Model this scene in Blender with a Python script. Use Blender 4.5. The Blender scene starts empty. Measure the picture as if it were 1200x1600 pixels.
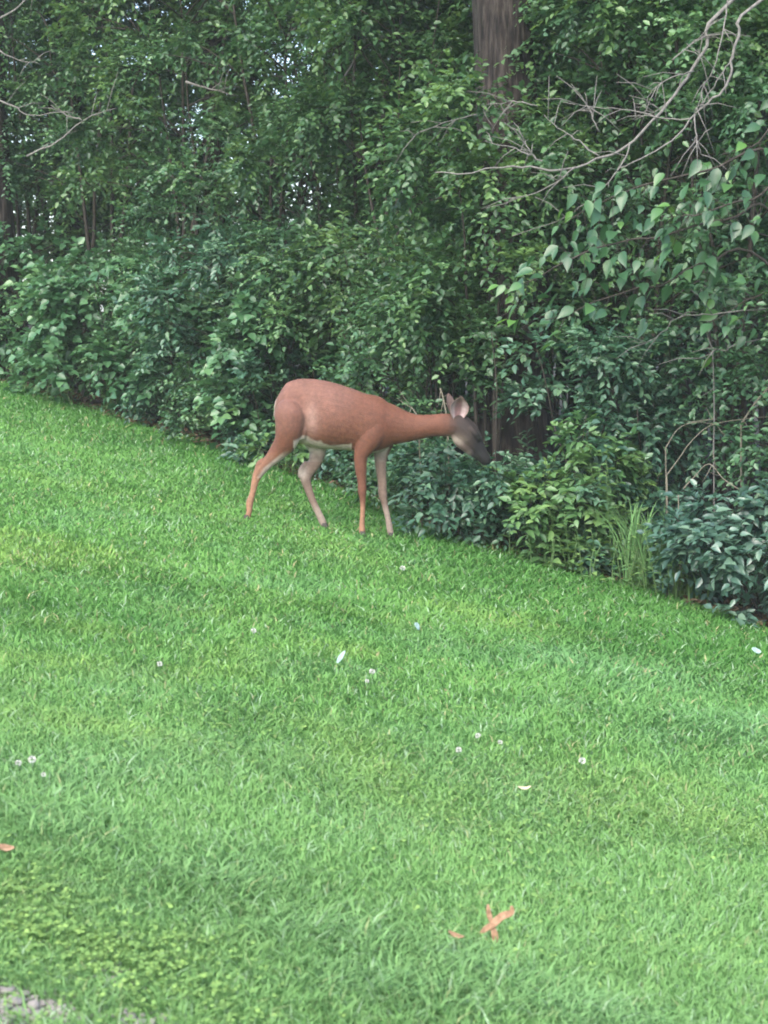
import bpy, math, random
import numpy as np
from mathutils import Vector, Matrix

R = math.radians
rng = np.random.default_rng(11)
random.seed(11)
SC = bpy.context.scene
COL = SC.collection

# ------------------------------------------------------------------ camera
F = 3000.0                      # focal length in photo pixels (1200 x 1600)
PITCH = R(5.1)
CAM = np.array([0.0, 0.0, 1.6])
cam_d = bpy.data.cameras.new('camera')
cam = bpy.data.objects.new('camera', cam_d)
COL.objects.link(cam)
cam.location = CAM
cam.rotation_euler = (math.pi / 2 - PITCH, 0, 0)
cam_d.sensor_fit = 'VERTICAL'
cam_d.sensor_height = 36.0
cam_d.lens = F / 1600.0 * 36.0
cam_d.clip_end = 600
cam_d.dof.use_dof = True
cam_d.dof.focus_distance = 12.6
cam_d.dof.aperture_fstop = 7.0
SC.camera = cam

# ------------------------------------------------------------------ light
SUN_EL, SUN_AZ = R(48), R(208)      # azimuth clockwise from +Y: behind the camera, a little to its left
W = bpy.data.worlds.new('World')
SC.world = W
W.use_nodes = True
nt = W.node_tree
nt.nodes.clear()
sky = nt.nodes.new('ShaderNodeTexSky')
sky.sky_type = 'NISHITA'
sky.sun_disc = False
sky.sun_elevation = SUN_EL
sky.sun_rotation = SUN_AZ
sky.air_density = 1.0
sky.dust_density = 2.5
bg = nt.nodes.new('ShaderNodeBackground')
bg.inputs['Strength'].default_value = 0.15
wo = nt.nodes.new('ShaderNodeOutputWorld')
nt.links.new(sky.outputs[0], bg.inputs['Color'])
nt.links.new(bg.outputs[0], wo.inputs['Surface'])
sun_d = bpy.data.lights.new('sun', 'SUN')
sun_d.energy = 1.15
sun_d.angle = R(70)
sun_d.color = (1.0, 0.95, 0.88)
sun = bpy.data.objects.new('sun', sun_d)
COL.objects.link(sun)
sdir = Vector((math.sin(SUN_AZ) * math.cos(SUN_EL), math.cos(SUN_AZ) * math.cos(SUN_EL), math.sin(SUN_EL)))
sun.rotation_euler = sdir.to_track_quat('Z', 'Y').to_euler()
sun.location = (0, -5, 12)
SC.view_settings.view_transform = 'Standard'
SC.view_settings.look = 'None'
SC.view_settings.gamma = 1.0
SC.view_settings.exposure = 2.1
SC.render.engine = 'CYCLES'
SC.cycles.use_denoising = True
SC.cycles.max_bounces = 8
SC.cycles.transparent_max_bounces = 8
SC.cycles.filter_width = 1.9

# ------------------------------------------------------------------ maths helpers
def gz(x, y):
    """height of the sloping lawn: falls to the right, rises gently away"""
    return (-.155 * 12 * np.tanh(x / 12) + .037 * 40 * np.tanh((y - 4.5) / 40)
            + .012 * np.sin(x * 1.9 + y * .6) * np.sin(y * 1.1 - x * .5 + 1))

def ray(px, py):
    u = (px - 600) / F
    v = (800 - py) / F
    d = np.array([u, math.cos(PITCH) + v * math.sin(PITCH), -math.sin(PITCH) + v * math.cos(PITCH)])
    return d / d[1]

def at(px, py, Y):
    return CAM + ray(px, py) * Y

def hit(px, py):
    d = ray(px, py)
    lo, t = 2.0, 2.0
    while t < 60:
        p = CAM + d * t
        if p[2] < gz(p[0], p[1]):
            break
        lo = t
        t += .25
    hi = t
    for _ in range(20):
        m = (lo + hi) / 2
        p = CAM + d * m
        if p[2] < gz(p[0], p[1]):
            hi = m
        else:
            lo = m
    return CAM + d * hi

EDGE_PX = [(-150, 563), (0, 600), (100, 630), (200, 662), (300, 692), (430, 738), (520, 764), (600, 792), (680, 838),
           (740, 858), (850, 884), (1000, 925), (1100, 955), (1200, 985)]
_e = np.array([hit(*p)[:2] for p in EDGE_PX])
EDGE_X = np.concatenate([[-40, -9.0], _e[:, 0], [5.5, 40]])
EDGE_Y = np.concatenate([[50, 26.0], _e[:, 1], [8.2, -10]])

def edge_y(x):
    return np.interp(x, EDGE_X, EDGE_Y)

EPX = np.array([(600 + F * x / (y * (math.cos(PITCH)))) for x, y in _e])
def edge_at(px, s):
    """ground point that lies s metres into the wood along the sight line px"""
    if px < -150:
        x = _e[0, 0] + (px + 150) * .0074; y = edge_y(x)
    elif px > 1200:
        x = _e[-1, 0] + (px - 1200) * .0037; y = edge_y(x)
    else:
        x = np.interp(px, [p[0] for p in EDGE_PX], _e[:, 0]); y = np.interp(px, [p[0] for p in EDGE_PX], _e[:, 1])
    k = 1 + s / math.hypot(x, y)
    x, y = x * k, y * k
    return np.array([x, y, gz(x, y)])

def vnoise(x, y, scale, seed):
    g = np.random.default_rng(seed).random((64, 64))
    u, v = np.asarray(x) / scale + 200.3, np.asarray(y) / scale + 200.7
    i, j = np.floor(u).astype(int), np.floor(v).astype(int)
    a, b = u - i, v - j
    a, b = a * a * (3 - 2 * a), b * b * (3 - 2 * b)
    i0, i1, j0, j1 = i % 64, (i + 1) % 64, j % 64, (j + 1) % 64
    return (g[i0, j0] * (1 - a) * (1 - b) + g[i1, j0] * a * (1 - b) + g[i0, j1] * (1 - a) * b + g[i1, j1] * a * b)

def unit(v):
    return v / np.maximum(np.linalg.norm(v, axis=-1, keepdims=True), 1e-9)

def sm(a, b, x):
    t = np.clip((x - a) / (b - a), 0, 1)
    return t * t * (3 - 2 * t)

# ------------------------------------------------------------------ object helpers
def mesh_np(name, V, faces, smooth=False, fattr=None, cattr=None):
    """faces: list of int arrays (n,3) / (n,4)"""
    me = bpy.data.meshes.new(name)
    V = np.ascontiguousarray(V, np.float32)
    faces = [np.asarray(f, np.int32) for f in faces if len(f)]
    me.vertices.add(len(V))
    me.vertices.foreach_set('co', V.ravel())
    loops = np.concatenate([f.ravel() for f in faces])
    tot = np.concatenate([np.full(len(f), f.shape[1], np.int32) for f in faces])
    start = np.concatenate([[0], np.cumsum(tot)[:-1]]).astype(np.int32)
    me.loops.add(len(loops))
    me.loops.foreach_set('vertex_index', loops)
    me.polygons.add(len(tot))
    me.polygons.foreach_set('loop_start', start)
    me.polygons.foreach_set('use_smooth', np.full(len(tot), smooth))
    if fattr is not None:
        a = me.attributes.new('tint', 'FLOAT', 'POINT')
        a.data.foreach_set('value', np.ascontiguousarray(fattr, np.float32))
    if cattr is not None:
        a = me.attributes.new('col', 'FLOAT_COLOR', 'POINT')
        c = np.ones((len(V), 4), np.float32)
        c[:, :3] = cattr
        a.data.foreach_set('color', c.ravel())
    me.update(calc_edges=True)
    me.validate()
    return me

def obj(name, me, mat=None, parent=None, loc=None):
    o = bpy.data.objects.new(name, me)
    COL.objects.link(o)
    if mat is not None and me is not None and not me.materials:
        me.materials.append(mat)
    if parent is not None:
        o.parent = parent
    if loc is not None:
        o.location = [float(c) for c in loc]
    return o

def tag(o, label=None, cat=None, group=None, kind=None):
    for k, v in (('label', label), ('category', cat), ('group', group), ('kind', kind)):
        if v:
            o[k] = v
    return o

def empty(name, loc):
    o = obj(name, None, loc=loc)
    o.empty_display_size = .1
    return o

class Tubes:
    def __init__(self):
        self.V, self.Q, self.T, self.n = [], [], [], 0
    def add(self, path, rad, sides=5, rad2=None, cap=True):
        P = np.asarray(path, float)
        n = len(P)
        rad = np.broadcast_to(np.asarray(rad, float), (n,))
        rad2 = rad if rad2 is None else np.broadcast_to(np.asarray(rad2, float), (n,))
        T = unit(np.gradient(P, axis=0))
        ref = np.array([0, 1, 0]) if abs(T[:, 1]).mean() < .8 else np.array([1.0, 0, 0])
        A = unit(np.cross(T, ref))          # in-plane perpendicular
        B = np.cross(A, T)
        th = np.arange(sides) / sides * 2 * math.pi
        ring = (P[:, None] + A[:, None] * (np.cos(th)[None, :, None] * rad[:, None, None])
                + B[:, None] * (np.sin(th)[None, :, None] * rad2[:, None, None]))
        self.V.append(ring.reshape(-1, 3))
        i = np.arange(n - 1)[:, None] * sides
        k = np.arange(sides)[None]
        k2 = (k + 1) % sides
        q = np.stack([i + k, i + k2, i + sides + k2, i + sides + k], -1).reshape(-1, 4) + self.n
        self.Q.append(q)
        self.n += n * sides
        if cap:
            self.V.append(np.array([P[0] - T[0] * rad[0] * .3, P[-1] + T[-1] * rad[-1] * .3]))
            c0, c1 = self.n, self.n + 1
            b0 = self.n - n * sides
            b1 = self.n - sides
            kk = np.arange(sides)
            self.T.append(np.stack([np.full(sides, c0), b0 + (kk + 1) % sides, b0 + kk], -1))
            self.T.append(np.stack([np.full(sides, c1), b1 + kk, b1 + (kk + 1) % sides], -1))
            self.n += 2
    def mesh(self, name, smooth=True):
        V = np.concatenate(self.V)
        return mesh_np(name, V, [np.concatenate(self.Q)] + ([np.concatenate(self.T)] if self.T else []), smooth)

def bez(a, b, c, n=6):
    t = np.linspace(0, 1, n)[:, None]
    return (1 - t) ** 2 * np.asarray(a) + 2 * t * (1 - t) * np.asarray(b) + t ** 2 * np.asarray(c)

def spline(pts, n=4):
    """Catmull-Rom through pts"""
    P = np.asarray(pts, float)
    Q = np.vstack([2 * P[0] - P[1], P, 2 * P[-1] - P[-2]])
    out = []
    for i in range(1, len(Q) - 2):
        for t in np.arange(n) / n:
            a, b, c, d = Q[i - 1], Q[i], Q[i + 1], Q[i + 2]
            out.append(.5 * (2 * b + (c - a) * t + (2 * a - 5 * b + 4 * c - d) * t * t + (3 * b - a - 3 * c + d) * t ** 3))
    out.append(P[-1])
    return np.array(out)

# ------------------------------------------------------------------ materials
def mat_base(name):
    m = bpy.data.materials.new(name)
    m.use_nodes = True
    t = m.node_tree
    t.nodes.clear()
    out = t.nodes.new('ShaderNodeOutputMaterial')
    p = t.nodes.new('ShaderNodeBsdfPrincipled')
    t.links.new(p.outputs[0], out.inputs['Surface'])
    return m, t, p, out

def ramp(t, stops):
    r = t.nodes.new('ShaderNodeValToRGB')
    e = r.color_ramp.elements
    while len(e) < len(stops):
        e.new(.5)
    for k, (pos, c) in zip(e, stops):
        k.position = pos
        k.color = (*c, 1)
    return r

def noise(t, scale, detail=4, rough=.6, coord='Object'):
    tc = t.nodes.new('ShaderNodeTexCoord')
    n = t.nodes.new('ShaderNodeTexNoise')
    n.inputs['Scale'].default_value = scale
    n.inputs['Detail'].default_value = detail
    n.inputs['Roughness'].default_value = rough
    t.links.new(tc.outputs[coord], n.inputs['Vector'])
    return n, tc

def bump(t, p, src, strength, dist):
    b = t.nodes.new('ShaderNodeBump')
    b.inputs['Strength'].default_value = strength
    b.inputs['Distance'].default_value = dist
    t.links.new(src, b.inputs['Height'])
    t.links.new(b.outputs[0], p.inputs['Normal'])

def leaf_mat(name, dark, mid, light, rough=.40, trans=.30, spec=.6):
    m, t, p, out = mat_base(name)
    a = t.nodes.new('ShaderNodeAttribute')
    a.attribute_name = 'tint'
    r = ramp(t, [(0, dark), (.55, mid), (1, light)])
    t.links.new(a.outputs['Fac'], r.inputs[0])
    n, tc = noise(t, 60, 3)
    mx = t.nodes.new('ShaderNodeMix')
    mx.data_type = 'RGBA'
    mx.blend_type = 'MULTIPLY'
    mx.inputs['Factor'].default_value = .35
    t.links.new(r.outputs[0], mx.inputs['A'])
    t.links.new(n.outputs['Fac'], mx.inputs['B'])
    t.links.new(mx.outputs['Result'], p.inputs['Base Color'])
    p.inputs['Roughness'].default_value = rough
    p.inputs['Specular IOR Level'].default_value = spec
    tr = t.nodes.new('ShaderNodeBsdfTranslucent')
    hs = t.nodes.new('ShaderNodeHueSaturation')
    hs.inputs['Hue'].default_value = .47
    hs.inputs['Saturation'].default_value = 1.15
    hs.inputs['Value'].default_value = 1.3
    t.links.new(mx.outputs['Result'], hs.inputs['Color'])
    t.links.new(hs.outputs[0], tr.inputs['Color'])
    ms = t.nodes.new('ShaderNodeMixShader')
    ms.inputs[0].default_value = trans
    t.links.new(p.outputs[0], ms.inputs[1])
    t.links.new(tr.outputs[0], ms.inputs[2])
    t.links.new(ms.outputs[0], out.inputs['Surface'])
    return m

def col_mat(name, rough=.6, trans=0.0, spec=.4, bscale=None, bstr=.3, bdist=.004, sheen=0):
    """colour from the mesh's own 'col' attribute"""
    m, t, p, out = mat_base(name)
    a = t.nodes.new('ShaderNodeAttribute')
    a.attribute_name = 'col'
    src = a.outputs['Color']
    if bscale:
        n, tc = noise(t, bscale, 4, .65)
        bump(t, p, n.outputs['Fac'], bstr, bdist)
        n2, _ = noise(t, bscale * .35, 3)
        mr = t.nodes.new('ShaderNodeMapRange')
        mr.inputs['From Min'].default_value = .3
        mr.inputs['From Max'].default_value = .7
        mr.inputs['To Min'].default_value = .78
        mr.inputs['To Max'].default_value = 1.15
        t.links.new(n2.outputs['Fac'], mr.inputs['Value'])
        vm = t.nodes.new('ShaderNodeVectorMath')
        vm.operation = 'SCALE'
        t.links.new(src, vm.inputs[0])
        t.links.new(mr.outputs[0], vm.inputs['Scale'])
        src = vm.outputs[0]
    t.links.new(src, p.inputs['Base Color'])
    p.inputs['Roughness'].default_value = rough
    p.inputs['Specular IOR Level'].default_value = spec
    if sheen:
        p.inputs['Sheen Weight'].default_value = sheen
        p.inputs['Sheen Roughness'].default_value = .45
        p.inputs['Sheen Tint'].default_value = (1, .85, .8, 1)
    if trans:
        tr = t.nodes.new('ShaderNodeBsdfTranslucent')
        t.links.new(src, tr.inputs['Color'])
        ms = t.nodes.new('ShaderNodeMixShader')
        ms.inputs[0].default_value = trans
        t.links.new(p.outputs[0], ms.inputs[1])
        t.links.new(tr.outputs[0], ms.inputs[2])
        t.links.new(ms.outputs[0], out.inputs['Surface'])
    return m

def plain_mat(name, stops, nscale, rough=.8, bstr=.5, bdist=.01, stretch=None, spec=.3):
    m, t, p, out = mat_base(name)
    n, tc = noise(t, nscale, 6, .65)
    if stretch:
        mp = t.nodes.new('ShaderNodeMapping')
        mp.inputs['Scale'].default_value = stretch
        t.links.new(tc.outputs['Object'], mp.inputs['Vector'])
        t.links.new(mp.outputs[0], n.inputs['Vector'])
    r = ramp(t, stops)
    t.links.new(n.outputs['Fac'], r.inputs[0])
    t.links.new(r.outputs[0], p.inputs['Base Color'])
    p.inputs['Roughness'].default_value = rough
    p.inputs['Specular IOR Level'].default_value = spec
    bump(t, p, n.outputs['Fac'], bstr, bdist)
    return m

M = {}
M['shrub'] = leaf_mat('shrub_leaf', (.044, .110, .050), (.076, .178, .078), (.130, .250, .090))
M['blue'] = leaf_mat('bluish_leaf', (.042, .108, .066), (.076, .172, .104), (.145, .260, .140), rough=.36)
M['glossy'] = leaf_mat('glossy_leaf', (.040, .100, .070), (.080, .165, .118), (.165, .270, .180), rough=.32, spec=.8)
M['bramble'] = leaf_mat('bramble_leaf', (.055, .145, .064), (.095, .220, .096), (.160, .300, .120), rough=.36)
M['tree'] = leaf_mat('tree_leaf', (.040, .100, .042), (.072, .165, .064), (.140, .255, .080), trans=.35)
M['weed'] = leaf_mat('weed_leaf', (.065, .165, .055), (.115, .235, .078), (.190, .320, .095), rough=.45)
M['big'] = leaf_mat('large_leaf', (.034, .095, .040), (.056, .145, .058), (.120, .265, .055), rough=.36, trans=.34, spec=.65)
M['bark'] = plain_mat('bark', [(.38, (.008, .006, .005)), (.5, (.030, .023, .020)), (.62, (.068, .055, .048))], 9, .95, 1.0, .05, (3.6, 3.6, .5))
M['greybark'] = plain_mat('dead_wood', [(.3, (.08, .073, .067)), (.7, (.19, .178, .165))], 30, .85, .5, .004, (2, 2, .6))
M['stem'] = plain_mat('stem_bark', [(.3, (.020, .016, .013)), (.7, (.052, .043, .034))], 30, .85, .5, .003)
M['weedstem'] = plain_mat('weed_stem', [(.3, (.06, .12, .04)), (.7, (.12, .19, .07))], 40, .6, .2, .002)
M['straw'] = plain_mat('dry_stem', [(.3, (.10, .09, .065)), (.7, (.20, .18, .135))], 40, .8, .3, .002)
M['grass'] = col_mat('grass_blade', .7, .40, .12)
M['clover'] = col_mat('clover_leaf', .7, .3, .12)
M['deer'] = col_mat('deer_coat', .58, 0, .3, bscale=150, bstr=.8, bdist=.007, sheen=.05)

# lawn soil / wood floor
m, t, p, out = mat_base('ground_cover')
a = t.nodes.new('ShaderNodeAttribute'); a.attribute_name = 'col'
n, tc = noise(t, 35, 6, .7)
mr = t.nodes.new('ShaderNodeMapRange')
for k, v in (('From Min', .25), ('From Max', .75), ('To Min', .55), ('To Max', 1.3)):
    mr.inputs[k].default_value = v
t.links.new(n.outputs['Fac'], mr.inputs['Value'])
vm = t.nodes.new('ShaderNodeVectorMath'); vm.operation = 'SCALE'
t.links.new(a.outputs['Color'], vm.inputs[0]); t.links.new(mr.outputs[0], vm.inputs['Scale'])
t.links.new(vm.outputs[0], p.inputs['Base Color'])
p.inputs['Roughness'].default_value = .95
p.inputs['Specular IOR Level'].default_value = .1
bump(t, p, n.outputs['Fac'], .8, .02)
M['ground'] = m

# ------------------------------------------------------------------ ground sheet
def graded(a, b, step, far):
    inner = np.arange(a, b + 1e-6, step)
    g = step * 1.35 ** np.arange(1, 40)
    lo = a - np.cumsum(g)
    hi = b + np.cumsum(g)
    return np.concatenate([lo[lo > -far][::-1], inner, hi[hi < far]])

gx = graded(-8, 6, .11, 260)
gy = graded(-1, 26, .11, 260)
X, Y = np.meshgrid(gx, gy, indexing='ij')
Zg = gz(X, Y)
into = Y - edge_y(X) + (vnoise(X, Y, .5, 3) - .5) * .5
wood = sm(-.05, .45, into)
# gravel shows through in the corner by the drive
GR = [hit(40, 1580), hit(10, 1560), hit(95, 1590), hit(215, 1600), hit(180, 1530), hit(-60, 1590), hit(-120, 1640)]
bare = np.zeros_like(X)
for g, rad in zip(GR, (.08, .065, .06, .06, .045, .14, .22)):
    bare = np.maximum(bare, 1 - sm(rad * .5, rad * 1.4, np.hypot(X - g[0], Y - g[1])))
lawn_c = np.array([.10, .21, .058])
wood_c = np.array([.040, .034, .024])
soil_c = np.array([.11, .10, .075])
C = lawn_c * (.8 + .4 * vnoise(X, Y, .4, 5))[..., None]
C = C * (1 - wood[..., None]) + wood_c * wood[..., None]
C = C * (1 - bare[..., None]) + soil_c * bare[..., None]
nx, ny = X.shape
idx = np.arange(nx * ny).reshape(nx, ny)
q = np.stack([idx[:-1, :-1], idx[1:, :-1], idx[1:, 1:], idx[:-1, 1:]], -1).reshape(-1, 4)
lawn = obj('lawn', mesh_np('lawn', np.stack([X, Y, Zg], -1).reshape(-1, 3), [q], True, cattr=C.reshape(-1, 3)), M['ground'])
tag(lawn, 'green lawn sloping down to the wood edge with bare earth under the trees', 'lawn', kind='structure')

# ------------------------------------------------------------------ grass blades
def scatter_lawn():
    out = []
    for y0, y1, dens in ((3.4, 5.2, 16500), (5.2, 7.2, 9500), (7.2, 10, 5200), (10, 14, 3300), (14, 22.5, 1700)):
        w0 = .2 * 1.02 * y1 + .35
        n = int((y1 - y0) * 2 * w0 * dens)
        x = rng.uniform(-w0, w0, n)
        y = rng.uniform(y0, y1, n)
        keep = (np.abs(x) < .2 * 1.02 * y + .35) & (y < edge_y(x) + .22 * (x < 1.2) + .3 * vnoise(x, y, .3, 9) - .1)
        out.append(np.stack([x[keep], y[keep]], -1))
    # thin margins for a camera that steps aside
    n = 60000
    x = rng.uniform(-7, 5, n); y = rng.uniform(2.5, 24, n)
    keep = (np.abs(x) >= .2 * 1.02 * y + .35) & (y < edge_y(x) + .2) & (np.abs(x) < .3 * y + 1.2)
    out.append(np.stack([x[keep], y[keep]], -1))
    return np.concatenate(out)

PTS = scatter_lawn()
gxp, gyp = PTS[:, 0], PTS[:, 1]
barep = np.zeros(len(PTS))
for g, rad in zip(GR, (.08, .065, .06, .06, .045, .14, .22)):
    barep = np.maximum(barep, 1 - sm(rad * .4, rad * 1.5, np.hypot(gxp - g[0], gyp - g[1])))
kp = rng.random(len(PTS)) > barep * .93
PTS = PTS[kp]; gxp, gyp = PTS[:, 0], PTS[:, 1]
n = len(PTS)
big = vnoise(gxp, gyp, 1.1, 21)
med = vnoise(gxp * .8, gyp, .34, 22)
sml = vnoise(gxp, gyp, .10, 23)
# named patches: (px, py, rx m, ry m, weight) of coarse blue-green grass and of darker tall tufts
def patch(lst):
    v = np.zeros(n)
    for px, py, rx, ry in lst:
        c = hit(px, py)
        d = ((gxp - c[0]) / rx) ** 2 + ((gyp - c[1]) / ry) ** 2
        v = np.maximum(v, np.exp(-d))
    return v
coarse = patch([(100, 1300, .22, .25), (330, 1380, .25, .22), (520, 1480, .30, .2), (640, 1560, .3, .2), (760, 1540, .25, .15),
                (900, 1590, .25, .12), (130, 1210, .2, .25), (1150, 1150, .5, .5), (1000, 1060, .5, .7)])
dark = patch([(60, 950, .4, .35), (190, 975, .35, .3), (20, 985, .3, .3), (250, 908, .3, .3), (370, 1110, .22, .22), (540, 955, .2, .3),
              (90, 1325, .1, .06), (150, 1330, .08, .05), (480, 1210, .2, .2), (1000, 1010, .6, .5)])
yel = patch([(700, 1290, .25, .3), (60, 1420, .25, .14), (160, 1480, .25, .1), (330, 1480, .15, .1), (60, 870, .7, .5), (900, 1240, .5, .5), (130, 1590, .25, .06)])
edge_far = sm(-3.4, .2, gyp - edge_y(gxp))  # shade along the wood edge, put into blade colour; blades also taller there
hgt = .024 + .014 * med + .014 * rng.random(n) + .022 * coarse * rng.random(n) + .018 * dark * rng.random(n) + .015 * edge_far * rng.random(n)
hgt *= rng.choice([.85, 1, 1, 1.25], n)
ang = rng.uniform(0, 2 * math.pi, n)
bias = 2 * math.pi * vnoise(gxp, gyp, .7, 31)
ang = np.where(rng.random(n) < .2, bias + rng.normal(0, .5, n), ang)
lean = rng.uniform(.4, 1.7, n) * hgt
wid = (.0018 + .0007 * rng.random(n)) * (1 + .45 * coarse) * np.clip(gyp / 5.0, .95, 2.6)
dirv = np.stack([np.cos(ang), np.sin(ang), np.zeros(n)], -1)
fa = ang + rng.normal(math.pi / 2, .5, n)
side = np.stack([np.cos(fa), np.sin(fa), np.zeros(n)], -1) * wid[:, None]
B = np.stack([gxp, gyp, gz(gxp, gyp) - .003], -1)
upv = np.array([0, 0, 1.0])
m1 = B + upv * (hgt * .62)[:, None] + dirv * (lean * .32)[:, None]
tp = B + upv * (hgt * (1 - .25 * rng.random(n)))[:, None] + dirv * lean[:, None]
V = np.stack([B - side, B + side, m1 + side * .85, m1 - side * .85, tp], 1).reshape(-1, 3)
i5 = np.arange(n)[:, None] * 5
Q = i5 + np.array([[0, 1, 2, 3]])
T = i5 + np.array([[3, 2, 4]])
g_mid = np.array([.135, .300, .070]); g_yel = np.array([.215, .365, .082]); g_blue = np.array([.150, .310, .125])
g_dark = np.array([.066, .190, .040]); g_straw = np.array([.42, .36, .20])
def mixc(c, d, w):
    return c * (1 - w[:, None]) + d * w[:, None]
cc = np.tile(g_mid, (n, 1))
cc = mixc(cc, g_yel, np.clip(.9 * sm(.45, .8, big) * sm(.3, .7, med) + .65 * yel + .25 * rng.random(n) - .08, 0, 1))
cc = mixc(cc, g_blue, np.clip(.6 * coarse + .35 * sm(.5, .85, vnoise(gxp, gyp, .3, 44)) + .25 * rng.random(n), 0, .9))
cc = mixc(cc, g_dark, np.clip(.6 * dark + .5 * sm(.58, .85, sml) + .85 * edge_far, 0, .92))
cc = mixc(cc, g_straw, (rng.random(n) < .028 + .05 * yel) * .8)
g_pale = np.array([.240, .405, .160])
cc = mixc(cc, g_pale, np.clip((1 - sm(4.5, 9.5, gyp)) * (.30 + .4 * rng.random(n)) + .25 * (rng.random(n) < .2), 0, .8))
cc = mixc(cc, np.array([.34, .46, .30]), (rng.random(n) < .05) * .8)
cc = mixc(cc, g_dark * .8, (rng.random(n) < .10) * .6)
cc *= rng.uniform(.82, 1.18, n)[:, None]
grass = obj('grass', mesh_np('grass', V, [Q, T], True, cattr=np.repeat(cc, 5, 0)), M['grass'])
tag(grass, 'short mown green grass covering the sloping lawn', 'grass', kind='stuff')

# ------------------------------------------------------------------ leaves
def leaf_geo(P, D, Nn, L, Wd, fold=.22, droop=.12, wide=.36):
    """six-cornered folded leaves; P base, D direction, Nn upper side"""
    n = len(P)
    D = unit(D)
    S = unit(np.cross(D, Nn))
    U = np.cross(S, D)
    prof = [(0, 0, 0), (wide, -.5, 1), (.72, -.36, .8), (1, 0, 0), (.72, .36, .8), (wide, .5, 1)]
    V = np.empty((n, 6, 3))
    for k, (l, w, f) in enumerate(prof):
        V[:, k] = P + D * (L * l)[:, None] + S * (Wd * w)[:, None] + U * (Wd * f * fold - L * droop * l * l)[:, None]
    i = np.arange(n)[:, None] * 6
    Q = np.concatenate([i + np.array([[0, 1, 2, 3]]), i + np.array([[0, 3, 4, 5]])])
    return V.reshape(-1, 3), Q

KIND = {   # leaf length, width/length, gap along twig, material
    'shrub': dict(L=.056, w=.60, gap=.027, mat='shrub'),
    'blue': dict(L=.070, w=.52, gap=.026, mat='blue'),
    'bramble': dict(L=.098, w=.80, gap=.040, mat='bramble'),
    'tree': dict(L=.066, w=.62, gap=.034, mat='tree'),
    'weed': dict(L=.090, w=.50, gap=.030, mat='weed'),
    'glossy': dict(L=.088, w=.52, gap=.030, mat='glossy'),
}

def crown_leaves(clumps, kind, twigs, g, axis=None, tl=1.0, spread_up=.25, thin=1.0, scale=1.0):
    """leafy twigs that radiate from clump centres. clumps: (n,4) x y z r"""
    K = KIND[kind]
    c = np.repeat(clumps, twigs, 0)
    n = len(c)
    D = unit(g.normal(size=(n, 3)) + np.array([0, 0, spread_up]))
    ax = c[:, :3] * np.array([1, 1, 0])
    if axis is not None:
        ax = ax - np.append(axis, 0)
    D = unit(D + .55 * unit(ax + 1e-6))
    ln = c[:, 3] * g.uniform(.75, 1.25, n) * tl
    st = c[:, :3] + D * (c[:, 3] * g.uniform(0, .35, n))[:, None]
    sag = g.uniform(.15, .5, n)
    m = max(3, int(np.median(ln) / (K['gap'] * scale)))
    tt = (np.arange(m) + .6) / m
    Pl = st[:, None] + D[:, None] * (ln[:, None] * tt)[..., None]
    Pl[..., 2] -= (sag * ln)[:, None] * tt ** 2
    keep = g.random((n, m)) < thin
    sgn = np.where((np.arange(m)[None] + g.integers(0, 2, n)[:, None]) % 2 == 0, 1, -1)
    hor = unit(np.cross(D, [0, 0, 1.0]) + 1e-6)
    Dl = unit(D[:, None] * .75 + hor[:, None] * sgn[..., None] * .8 + g.normal(0, .3, (n, m, 3)) + np.array([0, 0, -.22]))
    Nn = unit(np.array([0, 0, 1.0]) + .55 * D[:, None] + g.normal(0, .38, (n, m, 3)))
    L = K['L'] * scale * g.uniform(.65, 1.2, (n, m)) * (1 - .35 * (tt > .9))[None]
    ctint = np.repeat(g.normal(0, .21, len(clumps)), twigs)[:, None]
    tint = np.clip(.42 + ctint + .17 * g.normal(size=(n, 1)) * np.ones((1, m)) + .16 * g.normal(size=(n, m)) + .12 * tt[None], 0, 1)
    k = keep.ravel()
    return (Pl.reshape(-1, 3)[k], Dl.reshape(-1, 3)[k], Nn.reshape(-1, 3)[k], L.ravel()[k], L.ravel()[k] * K['w'], tint.ravel()[k],
            (st, st + D * ln[:, None] - np.array([0, 0, 1.0]) * (sag * ln)[:, None]))

LEAF_VARIANTS = {}
def leaf_variant(matname, w, tint):
    """one shared leaf mesh (unit length along +X, upper side +Z)"""
    key = (matname, round(w, 2), int(tint * 5))
    if key not in LEAF_VARIANTS:
        s = [0, .12, .3, .5, .7, .86, 1.0]
        hw = [0, .33, .5, .46, .28, .10, 0]
        V, Qf, Tf = [], [], []
        for k, (l, h) in enumerate(zip(s, hw)):
            zz = -.2 * l * l
            V += [(l, -h * w, zz + .34 * h * w), (l, 0, zz), (l, h * w, zz + .34 * h * w)]
        for k in range(6):
            a, b = k * 3, k * 3 + 3
            for e in (0, 1):
                f = [a + e, b + e, b + e + 1, a + e + 1]
                Qf.append(f)
        me = mesh_np('leaf_' + matname, np.array(V), [np.array(Qf)], True, fattr=np.full(len(V), (int(tint * 5) + .5) / 5))
        me.materials.append(M[matname])
        LEAF_VARIANTS[key] = me
    return LEAF_VARIANTS[key]

def leaf_object(root, matname, p, d, nn, L, w, tint):
    d = unit(d); s = unit(np.cross(nn, d)); u = np.cross(d, s)
    o = bpy.data.objects.new('leaf', leaf_variant(matname, w, float(np.clip(tint, 0, .999))))
    COL.objects.link(o)
    o.parent = root
    mm = Matrix(((d[0] * L, s[0] * L, u[0] * L, p[0]), (d[1] * L, s[1] * L, u[1] * L, p[1]), (d[2] * L, s[2] * L, u[2] * L, p[2]), (0, 0, 0, 1)))
    o.matrix_local = mm

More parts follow.
